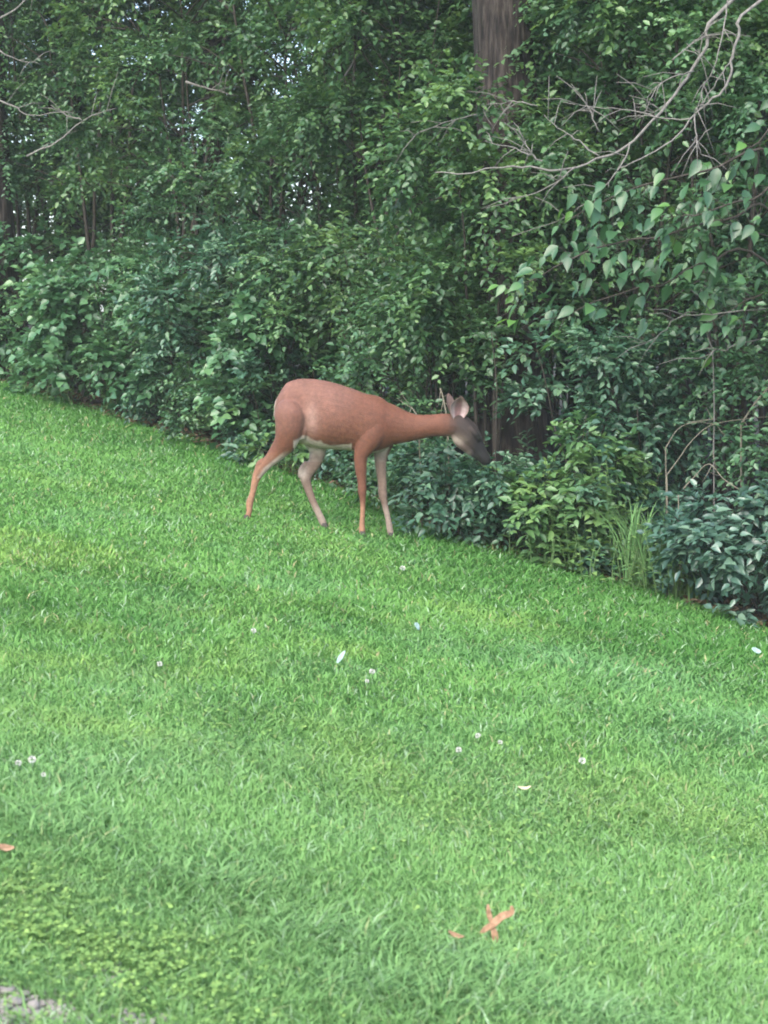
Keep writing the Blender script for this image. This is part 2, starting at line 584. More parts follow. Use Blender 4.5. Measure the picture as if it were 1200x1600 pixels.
def make_shrub(name, label, cat, group, base, height, rad, n_cl, kind, twigs, seed, clump_r=(.2, .36), low=.1, flat=1.0,
               leaf_parts=0, thin=1.0, scale=1.0, twig_wood=True, off=(0, 0), spread_up=.25, bulge=.45):
    g = np.random.default_rng(seed)
    root = empty(name, base)
    tag(root, label, cat, group)
    h = low * height + (1 - low) * height * g.random(n_cl) ** .85
    prof = np.sqrt(np.clip(1 - ((h / height - bulge) / .75) ** 2, .05, 1))
    th = g.uniform(0, 2 * math.pi, n_cl)
    rr = rad * prof * np.sqrt(g.uniform(.15, 1, n_cl))
    cl = np.stack([np.cos(th) * rr + off[0] * h / height, np.sin(th) * rr * flat + off[1] * h / height, h, g.uniform(*clump_r, n_cl)], -1)
    gzl = gz(base[0] + cl[:, 0], base[1] + cl[:, 1]) - base[2]
    cl[:, 2] += gzl * np.clip(1 - h / height, 0, 1)
    P, D, Nn, L, Wd, tint, tw = crown_leaves(cl, kind, twigs, g, thin=thin, scale=scale, spread_up=spread_up)
    ok = P[:, 2] > gz(base[0] + P[:, 0], base[1] + P[:, 1]) - base[2] + .015
    P, D, Nn, L, Wd, tint = P[ok], D[ok], Nn[ok], L[ok], Wd[ok], tint[ok]
    # clumps carry slightly different greens
    mask = np.ones(len(P), bool)
    if leaf_parts:
        front = np.argsort(P[:, 1] - .25 * P[:, 2] + g.uniform(0, .15, len(P)))[:leaf_parts]
        mask[front] = False
        for k in front:
            leaf_object(root, KIND[kind]['mat'], P[k], D[k], Nn[k] + 1e-3, L[k] * 1.08, KIND[kind]['w'], tint[k])
    V, Qf = leaf_geo(P[mask], D[mask], Nn[mask], L[mask], Wd[mask])
    lv = obj('leaves', mesh_np('leaves', V, [Qf], True, fattr=np.repeat(tint[mask], 6)), M[KIND[kind]['mat']], root)
    lv['kind'] = 'stuff'
    tb = Tubes()
    nst = max(3, min(6, n_cl // 6)) if height < 3 else 4
    mains = []
    for k in range(nst):
        b0 = np.array([g.normal(0, rad * .1), g.normal(0, rad * .1), -.05])
        b0[2] += gz(base[0] + b0[0], base[1] + b0[1]) - base[2]
        a_ = k / nst * 6.283 + g.uniform(0, .6)
        e = np.array([math.cos(a_) * rad * .45 + off[0], math.sin(a_) * rad * .45 + off[1], height * g.uniform(.6, .85)])
        P_ = bez(b0, np.array([e[0] * .3, e[1] * .3, e[2] * .6]), e, 9) + g.normal(0, .012 * height / 2, (9, 3)) * np.linspace(0, 1, 9)[:, None]
        mains.append(P_)
        tb.add(P_, np.linspace(.006 + .004 * height, .004, 9), 6)
    allm = np.concatenate(mains)
    for c in cl:
        below = allm[allm[:, 2] < max(c[2] - .05, allm[:, 2].min() + .1)]
        j = np.argmin(np.linalg.norm(below - c[:3], axis=1) + .3 * np.abs(below[:, 2] - c[2] + .3))
        b0 = below[j]
        tb.add(bez(b0, (b0 + c[:3]) / 2 + np.array([0, 0, .08]), c[:3], 4), np.linspace(.002 + .0014 * height, .0025, 4), 4)
    if twig_wood:
        sel = g.random(len(tw[0])) < .5
        for a, b in zip(tw[0][sel], tw[1][sel]):
            mm = (a + b) / 2 + np.array([0, 0, .04 * np.linalg.norm(b - a)])
            tb.add(np.array([a, mm, b]), (.003, .0022, .0012), 3, cap=False)
    obj('stems', tb.mesh('stems'), M['stem'], root)
    return root

def copy_tree(o, parent=None):
    c = o.copy(); COL.objects.link(c)
    c.parent = parent
    for ch in o.children:
        copy_tree(ch, c)
    return c

# ------------------------------------------------------------------ the deer
DY = 12.55
SX = F / DY
# geometry is given in photo pixels along the animal's side and in pixels of depth (+ = away)
def dpt(x, y, d=0):
    p = at(x, y, DY)
    return np.array([p[0], DY + d / SX, p[2]])

deer_org = dpt(520, 835)
deer_org[2] = gz(deer_org[0], DY)
deer = empty('deer', deer_org)
tag(deer, 'reddish brown doe grazing with lowered head at the wood edge', 'deer')
tb = Tubes()
def limb(st, depth_scale=.8, sides=18, n=5, hoof=None):
    """st: rows x, y, depth, r_inplane, r_depth"""
    S = np.array([r if len(r) == 5 else (*r, r[3] * depth_scale) for r in st], float)
    if hoof is not None:
        foot = dpt(*S[-1, :3])
        dz = (gz(foot[0], foot[1]) + .012 - foot[2]) * -SX      # pixels to move down
        w = np.linspace(0, 1, len(S)) ** 2
        S[:, 1] += dz * w
    E = spline(S, n)
    tb.add(np.array([dpt(*e[:3]) for e in E]) - deer_org, E[:, 3] / SX, sides, np.maximum(E[:, 4], 2.5) / SX)
    return S
# trunk of the body
limb([(431, 648, 0, 13, 12), (437, 647.5, 0, 28, 22), (450, 646, 0, 43, 28), (467, 643.5, 0, 51, 27), (490, 644.5, 0, 52, 32), (515, 650, 0, 52, 39),
      (540, 655, 0, 49, 38), (562, 660, 0, 46, 34), (582, 664, 0, 46, 31), (598, 667, 0, 40, 27), (612, 669, 0, 30, 21), (622, 670, 0, 20, 15)], n=4, sides=32)
# withers and spine ridge
limb([(540, 635, 0, 18, 14), (572, 635, 0, 17.5, 13), (594, 643, 0, 17.5, 13), (620, 656, 0, 15, 12)], sides=14)
# neck
limb([(580, 659, 0, 38, 28), (608, 664, 0, 33, 24), (630, 667, 0, 26, 19), (652, 667.5, 0, 20, 15.5), (675, 665, 0, 17.5, 14), (697, 664, 0, 18, 13), (713, 665, 0, 17, 13)], sides=24)
# head
limb([(704, 657, 0, 11, 9), (714, 662, 0, 17, 13), (724, 671, 0, 19.5, 14.5), (734, 682, 0, 18, 13.5), (742, 693, 0, 14, 10.5), (750, 706, 0, 11, 8.5), (758, 718, 0, 9.5, 8), (762, 724, 0, 6.5, 6.5)], sides=24)
# jaw angle
limb([(712, 678, 0, 9, 9), (720, 690, 0, 10, 9), (731, 700, 0, 8.5, 7.5), (744, 710, 0, 7, 6.5), (752, 717, 0, 5.5, 5.5)], sides=16)
# brow ridges
for s in (-1, 1):
    limb([(733, 667, s * 9, 6, 5), (742, 677, s * 10, 5.5, 5), (748, 687, s * 8, 5, 4)], sides=10)
# near thigh, near hind leg
HOOF = []
HOOF.append(limb([(461, 634, -14, 19, 13), (455, 645, -22, 24, 20), (453, 668, -26, 21.5, 18), (448, 688, -25, 18.5, 13), (434, 706, -20, 13.5, 9.5), (419, 722, -19, 9.3, 7), (406, 736, -18, 8.6, 6.5),
      (400, 750, -18, 6.2, 5), (396, 768, -18, 4.9, 4.4), (391.5, 783, -18, 5.9, 4.8), (390.5, 797, -18, 4.6, 4.2), (387, 808, -18, 4.8, 4.4)], hoof=1))
# hock point (heel) of the near leg
limb([(414, 718, -19, 5, 5), (406, 724, -18.5, 5, 4.5), (403, 735, -18, 4.5, 4)], sides=10)
# far hind leg
HOOF.append(limb([(462, 634, 14, 19, 13), (468, 650, 19, 26, 17), (484, 678, 20, 21, 14), (495, 702, 20, 14.5, 11), (492, 722, 19, 11, 8.5), (482, 738, 19, 9.4, 7), (477, 750, 18, 8.4, 6.5),
      (481, 766, 18, 6.8, 5.2), (488, 785, 18, 5.8, 4.8), (497, 805, 18, 5.6, 4.8), (503, 818, 18, 6.0, 4.8), (507, 828, 18, 4.8, 4.4)], hoof=1))
limb([(479, 724, 19, 5, 5), (471, 735, 19, 5.5, 5), (469, 748, 19, 5, 4)], sides=10)
# near shoulder and fore leg
HOOF.append(limb([(582, 637, -9, 15, 9), (585, 655, -15, 23, 13), (579, 677, -19, 23, 13), (570, 697, -19, 16, 11), (564, 713, -18, 11, 9), (564, 733, -17, 9.2, 7.5), (565.5, 752, -16, 7.2, 6.2), (566, 768, -16, 6.9, 6.2),
      (567, 781, -16, 5, 4.8), (567, 798, -16, 4.1, 4.1), (566, 819, -16, 4.3, 4.2), (566, 830, -16, 5.2, 4.8), (567, 840, -16, 4.8, 4.4)], hoof=1))
# far fore leg
HOOF.append(limb([(596, 640, 12, 20, 12), (600, 664, 17, 24, 13), (598, 690, 18, 19, 12), (595, 712, 17, 11.5, 9), (595, 732, 16, 8.8, 7.2), (597, 754, 16, 7.2, 6.2), (598, 774, 16, 7, 6.2),
      (601, 789, 16, 5.2, 4.8), (606, 811, 16, 4.7, 4.3), (609, 828, 16, 5.2, 4.6), (611.5, 841, 16, 4.8, 4.4)], hoof=1))
# tail lying against the rump
limb([(446, 617, 0, 6, 7), (438, 624, 0, 6, 8), (433.5, 634, 0, 5, 8), (433, 645, 0, 4.5, 8), (434, 658, 0, 3.5, 6), (436, 666, 0, 3, 4)], sides=10)
# hip bones and shoulder blades
for s_ in (-1, 1):
    limb([(489, 604, s_ * 9, 8, 7), (480, 606, s_ * 12, 9, 7), (468, 612, s_ * 12, 8, 7)], sides=10)
# flank fold
limb([(466, 660, -24, 9, 7), (473, 672, -23, 8, 6), (470, 684, -21, 7, 6)], sides=10)
raw = tb.mesh('deer_raw')
tmp = bpy.data.objects.new('deer_raw', raw)
COL.objects.link(tmp)
md = tmp.modifiers.new('r', 'REMESH'); md.mode = 'VOXEL'; md.voxel_size = .006
ms_ = tmp.modifiers.new('s', 'SMOOTH'); ms_.factor = .5; ms_.iterations = 4
dg = bpy.context.evaluated_depsgraph_get()
body_me = bpy.data.meshes.new_from_object(tmp.evaluated_get(dg))
bpy.data.objects.remove(tmp)
body_me.name = 'body'
nv = len(body_me.vertices)
co = np.empty(nv * 3, np.float32); body_me.vertices.foreach_get('co', co)
no = np.empty(nv * 3, np.float32); body_me.vertices.foreach_get('normal', no)
co = co.reshape(-1, 3); no = no.reshape(-1, 3)
wco = co + deer_org
# back to pixel units on the animal's side plane
xx = 600 + (wco[:, 0]) * SX * math.cos(PITCH) ** 0
ctr = dpt(520, 700)
px0 = 520 + (wco[:, 0] - ctr[0]) * SX
py0 = 700 - (wco[:, 2] - ctr[2]) * SX
dd = (wco[:, 1] - DY) * SX
jit = (vnoise(px0 * 1.0, py0 * 1.0 + dd * .7, 7, 61) - .5)
def lin(r, g_, b):
    f = lambda v: ((v / 255 + .055) / 1.055) ** 2.4 if v > 10 else v / 255 / 12.92
    return np.array([f(r), f(g_), f(b)])
coat = lin(94, 57, 41); sheen_throat = lin(108, 75, 64); pale = lin(160, 148, 136); tan = lin(140, 104, 80)
greyb = lin(116, 98, 86); face = lin(40, 33, 30); muz = lin(11, 9, 10)
Cd = np.tile(coat, (nv, 1))
def mx(c, w):
    global Cd
    w = np.clip(w, 0, 1)[:, None]
    Cd = Cd * (1 - w) + c * w
mx(sheen_throat, (.35 + .5 * sm(.0, .8, no[:, 2])) * (1 - sm(520, 575, px0 + .4 * (py0 - 640))) * (1 - sm(660, 690, py0)))  # pale sheen of back and rump painted in, stronger on upward faces
mx(lin(138, 108, 97), .85 * np.exp(-((px0 - 487) / 11) ** 2 - ((py0 - 655) / 24) ** 2))  # bright reflection on the flank, painted into the coat
mx(lin(84, 46, 30), .7 * np.exp(-((px0 - 604) / 16) ** 2 - ((py0 - 668) / 30) ** 2))
# white belly and inner thighs
bel = np.interp(px0, [462, 478, 490, 507, 528, 550, 562, 575, 600, 625], [685, 683, 688, 693, 694, 694, 699, 702, 701, 700])
mx(pale, sm(-4, 2, py0 - bel + 8 * jit) * (px0 > 460) * (px0 < 622) * (1 - sm(9, 12, np.abs(dd)) * (px0 > 550)) * (py0 < 722))
mx(pale, .85 * (1 - sm(3, 8, np.abs(dd))) * (1 - sm(431, 435, px0)) * sm(612, 630, py0))
# legs
leg = sm(700, 716, py0) * (px0 < 640)
near = dd < 0
mx(tan, leg * near * (px0 < 470) * (.25 + .6 * sm(716, 760, py0)))
mx(pale, leg * near * (px0 < 470) * .75 * sm(-2, 5, (px0 - np.interp(py0, [690, 712, 730, 745], [457, 434, 412, 402]))) * (py0 < 746))
mx(tan, leg * near * (px0 > 520) * .8 * sm(776, 795, py0))
mx(greyb, leg * (~near) * .85)
mx(pale, (~near) * .7 * np.exp(-((px0 - 471) / 8) ** 2 - ((py0 - 741) / 10) ** 2))
mx(pale, (~near) * leg * .35 * sm(785, 800, py0))
# head and throat
mx(sheen_throat, .8 * sm(655, 700, px0) * sm(668, 684, py0))
mx(face, .95 * sm(685, 722, px0 + 6 * jit))
mx(greyb, .5 * np.exp(-((px0 - 720) / 9) ** 2 - ((py0 - 690) / 12) ** 2))
mx(pale, .7 * np.exp(-((px0 - 708) / 14) ** 2 - ((py0 - 688) / 7) ** 2))
mx(pale, .6 * np.exp(-((px0 - 729) / 7) ** 2 - ((py0 - 711) / 5) ** 2))
mx(muz, .95 * sm(731, 745, px0 + .25 * (py0 - 700)))
mx(muz, .8 * np.exp(-((px0 - 744) / 7) ** 2 - ((py0 - 682) / 6) ** 2))
mx(lin(26, 22, 20), .85 * sm(.2, .8, no[:, 2]) * sm(722, 732, px0))
Cd *= (1 + .22 * jit)[:, None]
at_ = body_me.attributes.new('col', 'FLOAT_COLOR', 'POINT')
c4 = np.ones((nv, 4), np.float32); c4[:, :3] = Cd
at_.data.foreach_set('color', c4.ravel())
body_me.polygons.foreach_set('use_smooth', np.ones(len(body_me.polygons), bool))
body_me.materials.clear()
obj('body', body_me, M['deer'], deer)
# ears: cupped shells
def ear(base, tip, width, facing, name='ear'):
    b, t_ = dpt(*base) - deer_org, dpt(*tip) - deer_org
    ax = t_ - b; L = np.linalg.norm(ax); ax = ax / L
    f = unit(np.array(facing, float)); s = unit(np.cross(ax, f)); f = np.cross(s, ax)
    sl = np.linspace(0, 1, 9)
    hw = np.array([.24, .42, .62, .78, .86, .84, .68, .42, .06]) * width / SX / 2
    V, Cc = [], []
    m_ = 9
    for layer in (0, 1):
        for l, h in zip(sl, hw):
            for k in range(m_):
                a = (k / (m_ - 1) - .5) * 2
                cup = (1 - a * a) * .55 * h
                off = -cup - layer * .007 * (1 - a * a * .8) - .004 * layer
                V.append(b + ax * l * L + s * a * h + f * off)
                inner = lin(150, 132, 130) if abs(a) < .85 else lin(110, 92, 86)
                if layer == 0 and l > .8:
                    inner = lin(110, 90, 84)
                if layer == 0 and abs(a) < .35 and l < .8:
                    inner = lin(112, 84, 82)
                Cc.append(inner if layer == 0 else lin(66, 50, 44))
    Qf = []
    for layer in (0, 1):
        o_ = layer * 9 * m_
        for i in range(8):
            for k in range(m_ - 1):
                q_ = [o_ + i * m_ + k, o_ + i * m_ + k + 1, o_ + (i + 1) * m_ + k + 1, o_ + (i + 1) * m_ + k]
                Qf.append(q_ if layer == 0 else q_[::-1])
    for i in range(8):
        for k in (0, m_ - 1):
            Qf.append([i * m_ + k, (i + 1) * m_ + k, 81 + (i + 1) * m_ + k, 81 + i * m_ + k])
    for k in range(m_ - 1):
        for i in (0, 8):
            Qf.append([i * m_ + k, i * m_ + k + 1, 81 + i * m_ + k + 1, 81 + i * m_ + k])
    obj(name, mesh_np('ear', np.array(V), [np.array(Qf)], True, cattr=np.array(Cc)), M['deer'], deer)
ear((714, 660, -9), (720, 619, -20), 36, (.25, -1, .15))
ear((713, 655, 9), (702, 615, 17), 24, (.9, .5, .1))
# eyes
M['eye'], t, p, out = mat_base('deer_eye')
p.inputs['Base Color'].default_value = (.006, .005, .005, 1); p.inputs['Roughness'].default_value = .22
M['nose'] = plain_mat('nose_skin', [(.3, (.01, .009, .009)), (.7, (.02, .018, .018))], 300, .4, .4, .001)
M['hoof'] = plain_mat('hoof_horn', [(.3, (.03, .025, .022)), (.7, (.07, .058, .05))], 120, .5, .3, .001)
def ball(name, c, rx, ry, rz, mat, parent, nu=12, nvv=8):
    V, Qf, Tf = [], [], []
    for i in range(nvv + 1):
        ph = math.pi * i / nvv
        for k in range(nu):
            a = 2 * math.pi * k / nu
            V.append((c[0] + rx * math.sin(ph) * math.cos(a), c[1] + ry * math.sin(ph) * math.sin(a), c[2] + rz * math.cos(ph)))
    for i in range(nvv):
        for k in range(nu):
            Qf.append([i * nu + k, (i + 1) * nu + k, (i + 1) * nu + (k + 1) % nu, i * nu + (k + 1) % nu])
    return obj(name, mesh_np(name, np.array(V), [np.array(Qf)], True), mat, parent)
for s in (-1, 1):
    c = dpt(743.5, 681, s * 10.5) - deer_org
    ball('eye', c, .019, .012, .017, M['eye'], deer)
ball('nose', dpt(763, 721, 0) - deer_org, .02, .026, .02, M['nose'], deer)
for S in HOOF:
    e = S[-1]
    f = dpt(*e[:3]); zg = gz(f[0], f[1])
    f = f - deer_org; f[2] = zg - deer_org[2]
    V, Qf = [], []
    for s in (-1, 1):          # two cloven toes
        b0 = len(V)
        for (z, x0, x1, w) in ((-.004, -.020, .034, .013), (.02, -.019, .024, .0125), (.042, -.016, .012, .011)):
            for (x, y) in ((x0, -w), (x1 * .6, -w), (x1, 0), (x1 * .6, w), (x0, w)):
                V.append((f[0] + x, f[1] + y + s * .0135, f[2] + z))
        for r_ in range(2):
            for k in range(5):
                Qf.append([b0 + r_ * 5 + k, b0 + r_ * 5 + (k + 1) % 5, b0 + r_ * 5 + 5 + (k + 1) % 5, b0 + r_ * 5 + 5 + k])
    obj('hoof', mesh_np('hoof', np.array(V), [np.array(Qf)], False), M['hoof'], deer)

# ------------------------------------------------------------------ edge plants and shrubs
SH = 'shrubs along the wood edge'
rowsL = [  # px, s, height, radius, clumps, kind, twigs, leaf parts, label
    (-120, .5, .9, .7, 18, 'shrub', 14, 0, 'low green shrub at the uphill end of the wood edge'),
    (20, .45, .75, .55, 16, 'shrub', 14, 0, 'low shrub beside the grey trunk at the uphill end of the wood edge'),
    (105, .4, .7, .5, 15, 'bramble', 9, 0, 'low broad leaved bramble at the lawn edge below the arching bramble'),
    (185, .4, .65, .5, 15, 'shrub', 14, 0, 'small dull green shrub at the lawn edge beside a bare earth gap'),
    (275, .5, .6, .45, 13, 'blue', 13, 0, 'low bluish shrub just uphill of the dark earth gap'),
    (345, .4, .75, .5, 16, 'shrub', 15, 30, 'knee high shrub at the lawn edge uphill of the deer'),
    (415, .4, .8, .45, 15, 'blue', 14, 40, 'bluish leaved shrub right behind the hind quarters of the deer'),
    (490, .35, .7, .42, 14, 'weed', 12, 50, 'light green leafy weed seen between the hind and fore legs of the deer'),
    (560, .3, .75, .4, 14, 'blue', 14, 40, 'bluish leaved shrub seen behind the fore legs of the deer'),
    (640, .25, .7, .4, 15, 'shrub', 16, 50, 'dark green shrub under the neck of the deer'),
    (705, .18, .62, .4, 17, 'blue', 16, 90, 'bluish green shrub below the muzzle of the deer'),
    (780, .28, .6, .36, 14, 'blue', 16, 70, 'dark glossy low shrub between the grazing muzzle and the pale weeds'),
    (905, .30, .62, .34, 13, 'blue', 14, 60, 'low dark shrub at the foot of the pale green weeds'),
    (865, .20, .64, .30, 17, 'weed', 13, 120, 'pale green leafy bush between two dark low shrubs at the lawn edge'),
    (935, .50, .95, .32, 18, 'weed', 13, 90, 'taller pale green leafy bush in front of the upright bluish shrub'),
    (1165, .36, .74, .50, 32, 'glossy', 17, 260, 'dense rounded bush with glossy blue green oval leaves at the downhill end'),
    (1340, .3, .85, .55, 24, 'glossy', 15, 0, 'glossy bush downhill of the rounded blue green bush'),
]
for k, (px, s, h, r, nc, kd, tw, lp, lab) in enumerate(rowsL):
    make_shrub('shrub', lab, 'shrub', SH, edge_at(px, s), h, r, nc, kd, tw, 100 + k, clump_r=(.13, .22), low=.06, leaf_parts=lp, scale=.92)

rowsM = [
    (-200, 1.7, 2.6, 1.2, 26, 'shrub', 20, 'tall shrub beyond the grey trunk at the uphill end'),
    (60, 1.1, 1.6, .8, 28, 'bramble', 14, 'arching bramble with pale broad leaves beside the grey trunk'),
    (180, 1.0, 1.5, .8, 28, 'bramble', 14, 'bramble mound with light green leaves catching the light'),
    (270, .95, 1.45, .6, 24, 'bramble', 14, 'bramble with large pale leaves above the low bluish shrub'),
    (435, .9, 1.55, .5, 18, 'bramble', 13, 'bramble spray with large leaves just uphill of the deer'),
    (300, 1.5, 1.7, .8, 24, 'shrub', 19, 'man high dark shrub uphill of the deer'),
    (385, 1.2, 2.0, .8, 26, 'blue', 17, 'tall bluish shrub just uphill of the rump of the deer'),
    (480, 1.2, 1.9, .75, 25, 'shrub', 20, 'tall dense shrub rising above the rump of the deer'),
    (575, 1.1, 2.0, .75, 25, 'tree', 20, 'dull dark green shrub rising above the back of the deer'),
    (660, 1.2, 1.7, .65, 22, 'shrub', 18, 'dark shrub rising behind the neck of the deer'),
    (690, 1.5, 2.3, .5, 18, 'tree', 18, 'thin dark shrub behind the head of the deer'),
    (915, 1.0, 1.45, .55, 22, 'blue', 18, 'upright bluish shrub behind the pale green weeds'),
    (1010, 1.2, 1.55, .5, 18, 'blue', 17, 'shrub overhanging the dark hollow beside the tall grass clump'),
    (1300, 1.3, 2.2, .8, 24, 'shrub', 18, 'tall shrub downhill of the dark hollow'),
]
for k, (px, s, h, r, nc, kd, tw, lab) in enumerate(rowsM):
    make_shrub('shrub', lab, 'shrub', SH, edge_at(px, s), h, r, int(nc * 1.2), kd, tw, 200 + k, clump_r=(.2, .36), low=.08, scale=1.0,
               leaf_parts=0 if kd != 'bramble' else 70)

rowsT = [
    (-160, 3.2, 5.2, 1.5, 40, 'shrub', 24, 'understorey tree at the uphill end with branches low over the bramble'),
    (40, 2.6, 5.2, 1.35, 46, 'shrub', 24, 'understorey tree with bluish highlights above the arching bramble'),
    (175, 2.9, 5.4, 1.3, 44, 'shrub', 24, 'understorey tree with bright leaf tips above the bramble mound'),
    (310, 2.8, 5.2, 1.2, 40, 'tree', 24, 'understorey tree with a dark hollow beneath it uphill of the deer'),
    (430, 2.5, 5.0, 1.15, 42, 'shrub', 24, 'understorey tree standing above the rump of the deer'),
    (545, 2.5, 4.9, 1.1, 42, 'tree', 25, 'dense understorey tree in front of a dim trunk'),
    (620, 2.4, 4.7, .85, 40, 'tree', 25, 'dense understorey tree beside the thick reddish trunk'),
    (765, 1.5, 2.7, .6, 30, 'tree', 22, 'leafy understorey shrub hiding the foot of the thick reddish trunk'),
    (935, 2.9, 4.4, .8, 34, 'tree', 22, 'understorey tree downhill of the thick reddish trunk'),
    (1010, 2.4, 4.3, .95, 36, 'shrub', 22, 'understorey tree behind the bare grey limbs'),
    (1130, 2.3, 4.6, 1.0, 38, 'tree', 22, 'understorey tree whose leaves roof over the dark hollow'),
    (1290, 2.4, 5.0, 1.2, 40, 'shrub', 22, 'understorey tree at the downhill end beyond the bare limbs'),
]
TALL = []
for k, (px, s, h, r, nc, kd, tw, lab) in enumerate(rowsT):
    low = .34 if px in (1130, 1010, 310, 935) else .42 if px == 765 else .14
    TALL.append(make_shrub('understorey_tree', lab, 'small tree', 'understorey trees', edge_at(px, s), h * 1.18, r * 1.08, int(nc * 1.6), kd, tw, 300 + k, clump_r=(.25, .44), low=low, scale=1.0,
               twig_wood=False, bulge=.58))

# ------------------------------------------------------------------ woodland trees
def make_tree(name, label, group, base, dia, height, crown_z, crown_r, seed, lean=(0, 0), n_cl=54, twigs=24, fine=14):
    g = np.random.default_rng(seed)
    root = empty(name, base)
    tag(root, label, 'tree', group)
    nz, ns = 40, 28
    zz = np.concatenate([np.linspace(-.2, 6, 30), np.linspace(6.4, height * .85, 10)])
    th = np.arange(ns) / ns * 2 * math.pi
    V = []
    ph = g.uniform(0, 6, 4)
    for z in zz:
        r0 = dia / 2 * (1 - .75 * max(z, 0) / height) * (1 + .45 * math.exp(-max(z, 0) / .35))
        rdg = 1 + .05 * np.sin(th * 9 + ph[0] + 1.2 * math.sin(z * 2.1)) + .025 * np.sin(th * 14 + ph[1] + 2 * math.sin(z * 1.3)) + .03 * np.sin(th * 3 + ph[2] + z * .8)
        cx, cy = lean[0] * z + .03 * math.sin(z * 1.1 + ph[3]), lean[1] * z
        V.append(np.stack([cx + np.cos(th) * r0 * rdg, cy + np.sin(th) * r0 * rdg, np.full(ns, z)], -1))
    V = np.array(V)
    i = np.arange(len(zz) - 1)[:, None] * ns; k = np.arange(ns)[None]
    q_ = np.stack([i + k, i + (k + 1) % ns, i + ns + (k + 1) % ns, i + ns + k], -1).reshape(-1, 4)
    obj('trunk', mesh_np('trunk', V.reshape(-1, 3), [q_], True), M['bark'], root)
    h = g.uniform(crown_z, height, n_cl)
    u = (h - crown_z) / (height - crown_z)
    prof = np.sqrt(np.clip(1 - ((u - .4) / .68) ** 2, .06, 1))
    a = g.uniform(0, 2 * math.pi, n_cl)
    rr = crown_r * prof * np.sqrt(g.uniform(.1, 1, n_cl))
    cl = np.stack([np.cos(a) * rr + lean[0] * h, np.sin(a) * rr + lean[1] * h, h, g.uniform(.5, .9, n_cl)], -1)
    P, D, Nn, L, Wd, tint, tw = crown_leaves(cl, 'tree', twigs, g, thin=.9, scale=1.45)
    V, Qf = leaf_geo(P, D, Nn, L, Wd)
    cr = obj('crown', mesh_np('crown', V, [Qf], True, fattr=np.repeat(tint, 6)), M['tree'], root)
    cr['kind'] = 'stuff'
    tb = Tubes()
    for c in cl:
        z0 = max(crown_z * .75, c[2] - g.uniform(.6, 1.6))
        b0 = np.array([lean[0] * z0, lean[1] * z0, z0])
        tb.add(bez(b0, (b0 + c[:3]) / 2 + np.array([0, 0, .25]), c[:3], 6), np.linspace(.05, .012, 6), 6)
    obj('limbs', tb.mesh('limbs'), M['bark'], root)
    return root

def ground_pt(px, Yd):
    p = at(px, 500, Yd)
    return np.array([p[0], Yd, gz(p[0], Yd)])

WT = 'woodland trees behind the edge'  # crowns, out of view, are spread wide to shade the wood edge
b = ground_pt(806, 14.7)
make_tree('tree', 'tall tree with the thick reddish brown trunk behind the deer', WT, b, .57, 12, 5.4, 4.4, 401, lean=(-.03, 0))
b = ground_pt(-8, 20.9)
make_tree('tree', 'tree with a dark grey trunk at the uphill end of the lawn', WT, b, .55, 12, 5.8, 4.4, 402, lean=(-.01, .0))
b = ground_pt(562, 20.5)
t3 = make_tree('tree', 'tree with a dim half hidden trunk above the back of the deer', WT, b, .40, 11, 5.4, 3.8, 403, lean=(-.01, 0))
spots = [(340, 22.5, 'tree deep in the wood behind the dark hollow uphill of the deer'), (110, 24.5, 'tree deep in the wood behind the arching bramble'),
         (690, 22.0, 'tree deep in the wood uphill of the thick reddish trunk'), (930, 20.0, 'tree deep in the wood downhill of the thick reddish trunk'),
         (1150, 18.0, 'tree deep in the wood behind the bare grey limbs'), (1420, 17, 'tree deep in the wood at the downhill end'),
         (-220, 26, 'tree deep in the wood at the uphill end')]
for k, (px, Yd, lab) in enumerate(spots):
    c = copy_tree(t3)
    c.location = [float(v) for v in ground_pt(px, Yd)]
    c.rotation_euler = (0, 0, 1.1 + k * 1.7)
    c.scale = (1 + .05 * k,) * 3 if k % 2 else (.92,) * 3
    tag(c, lab, 'tree', WT)
# understorey deeper in the wood, alike and told apart only by their place
back = [(-100, 25, 0), (60, 25.5, 3), (220, 23.5, 5), (330, 25.5, 6), (440, 22.5, 3), (560, 24, 5), (650, 20, 6), (760, 19, 10), (740, 23.5, 10), (860, 18.6, 10), (960, 18, 10),
        (1080, 17.2, 10), (1200, 17, 10), (1330, 15.8, 3), (1050, 21.5, 10), (1220, 21, 10), (640, 24.5, 6), (730, 25.5, 5), (800, 23.5, 6), (850, 25, 3), (900, 23.5, 5), (960, 24.5, 6), (1010, 23, 3), (1080, 24, 6), (1150, 22.5, 5), (1220, 23.5, 6), (1290, 21, 3), (1380, 19.5, 5), (870, 29, 6), (1000, 29, 5), (1130, 28, 6), (-40, 23, 6), (20, 28, 3), (170, 26.5, 6), (400, 29, 5), (500, 28, 6), (250, 29, 5), (700, 28, 3), (100, 30, 6), (1100, 26, 5)]
for k, (px, Yd, src) in enumerate(back):
    c = copy_tree(TALL[src])
    c.location = [float(v) for v in ground_pt(px, Yd)]
    c.rotation_euler = (0, 0, .7 + k * 2.3)
    c.scale = (1.1 + .07 * (k % 4),) * 3
    tag(c, 'shaded understorey tree deep in the wood', 'small tree', 'understorey deep in the wood')

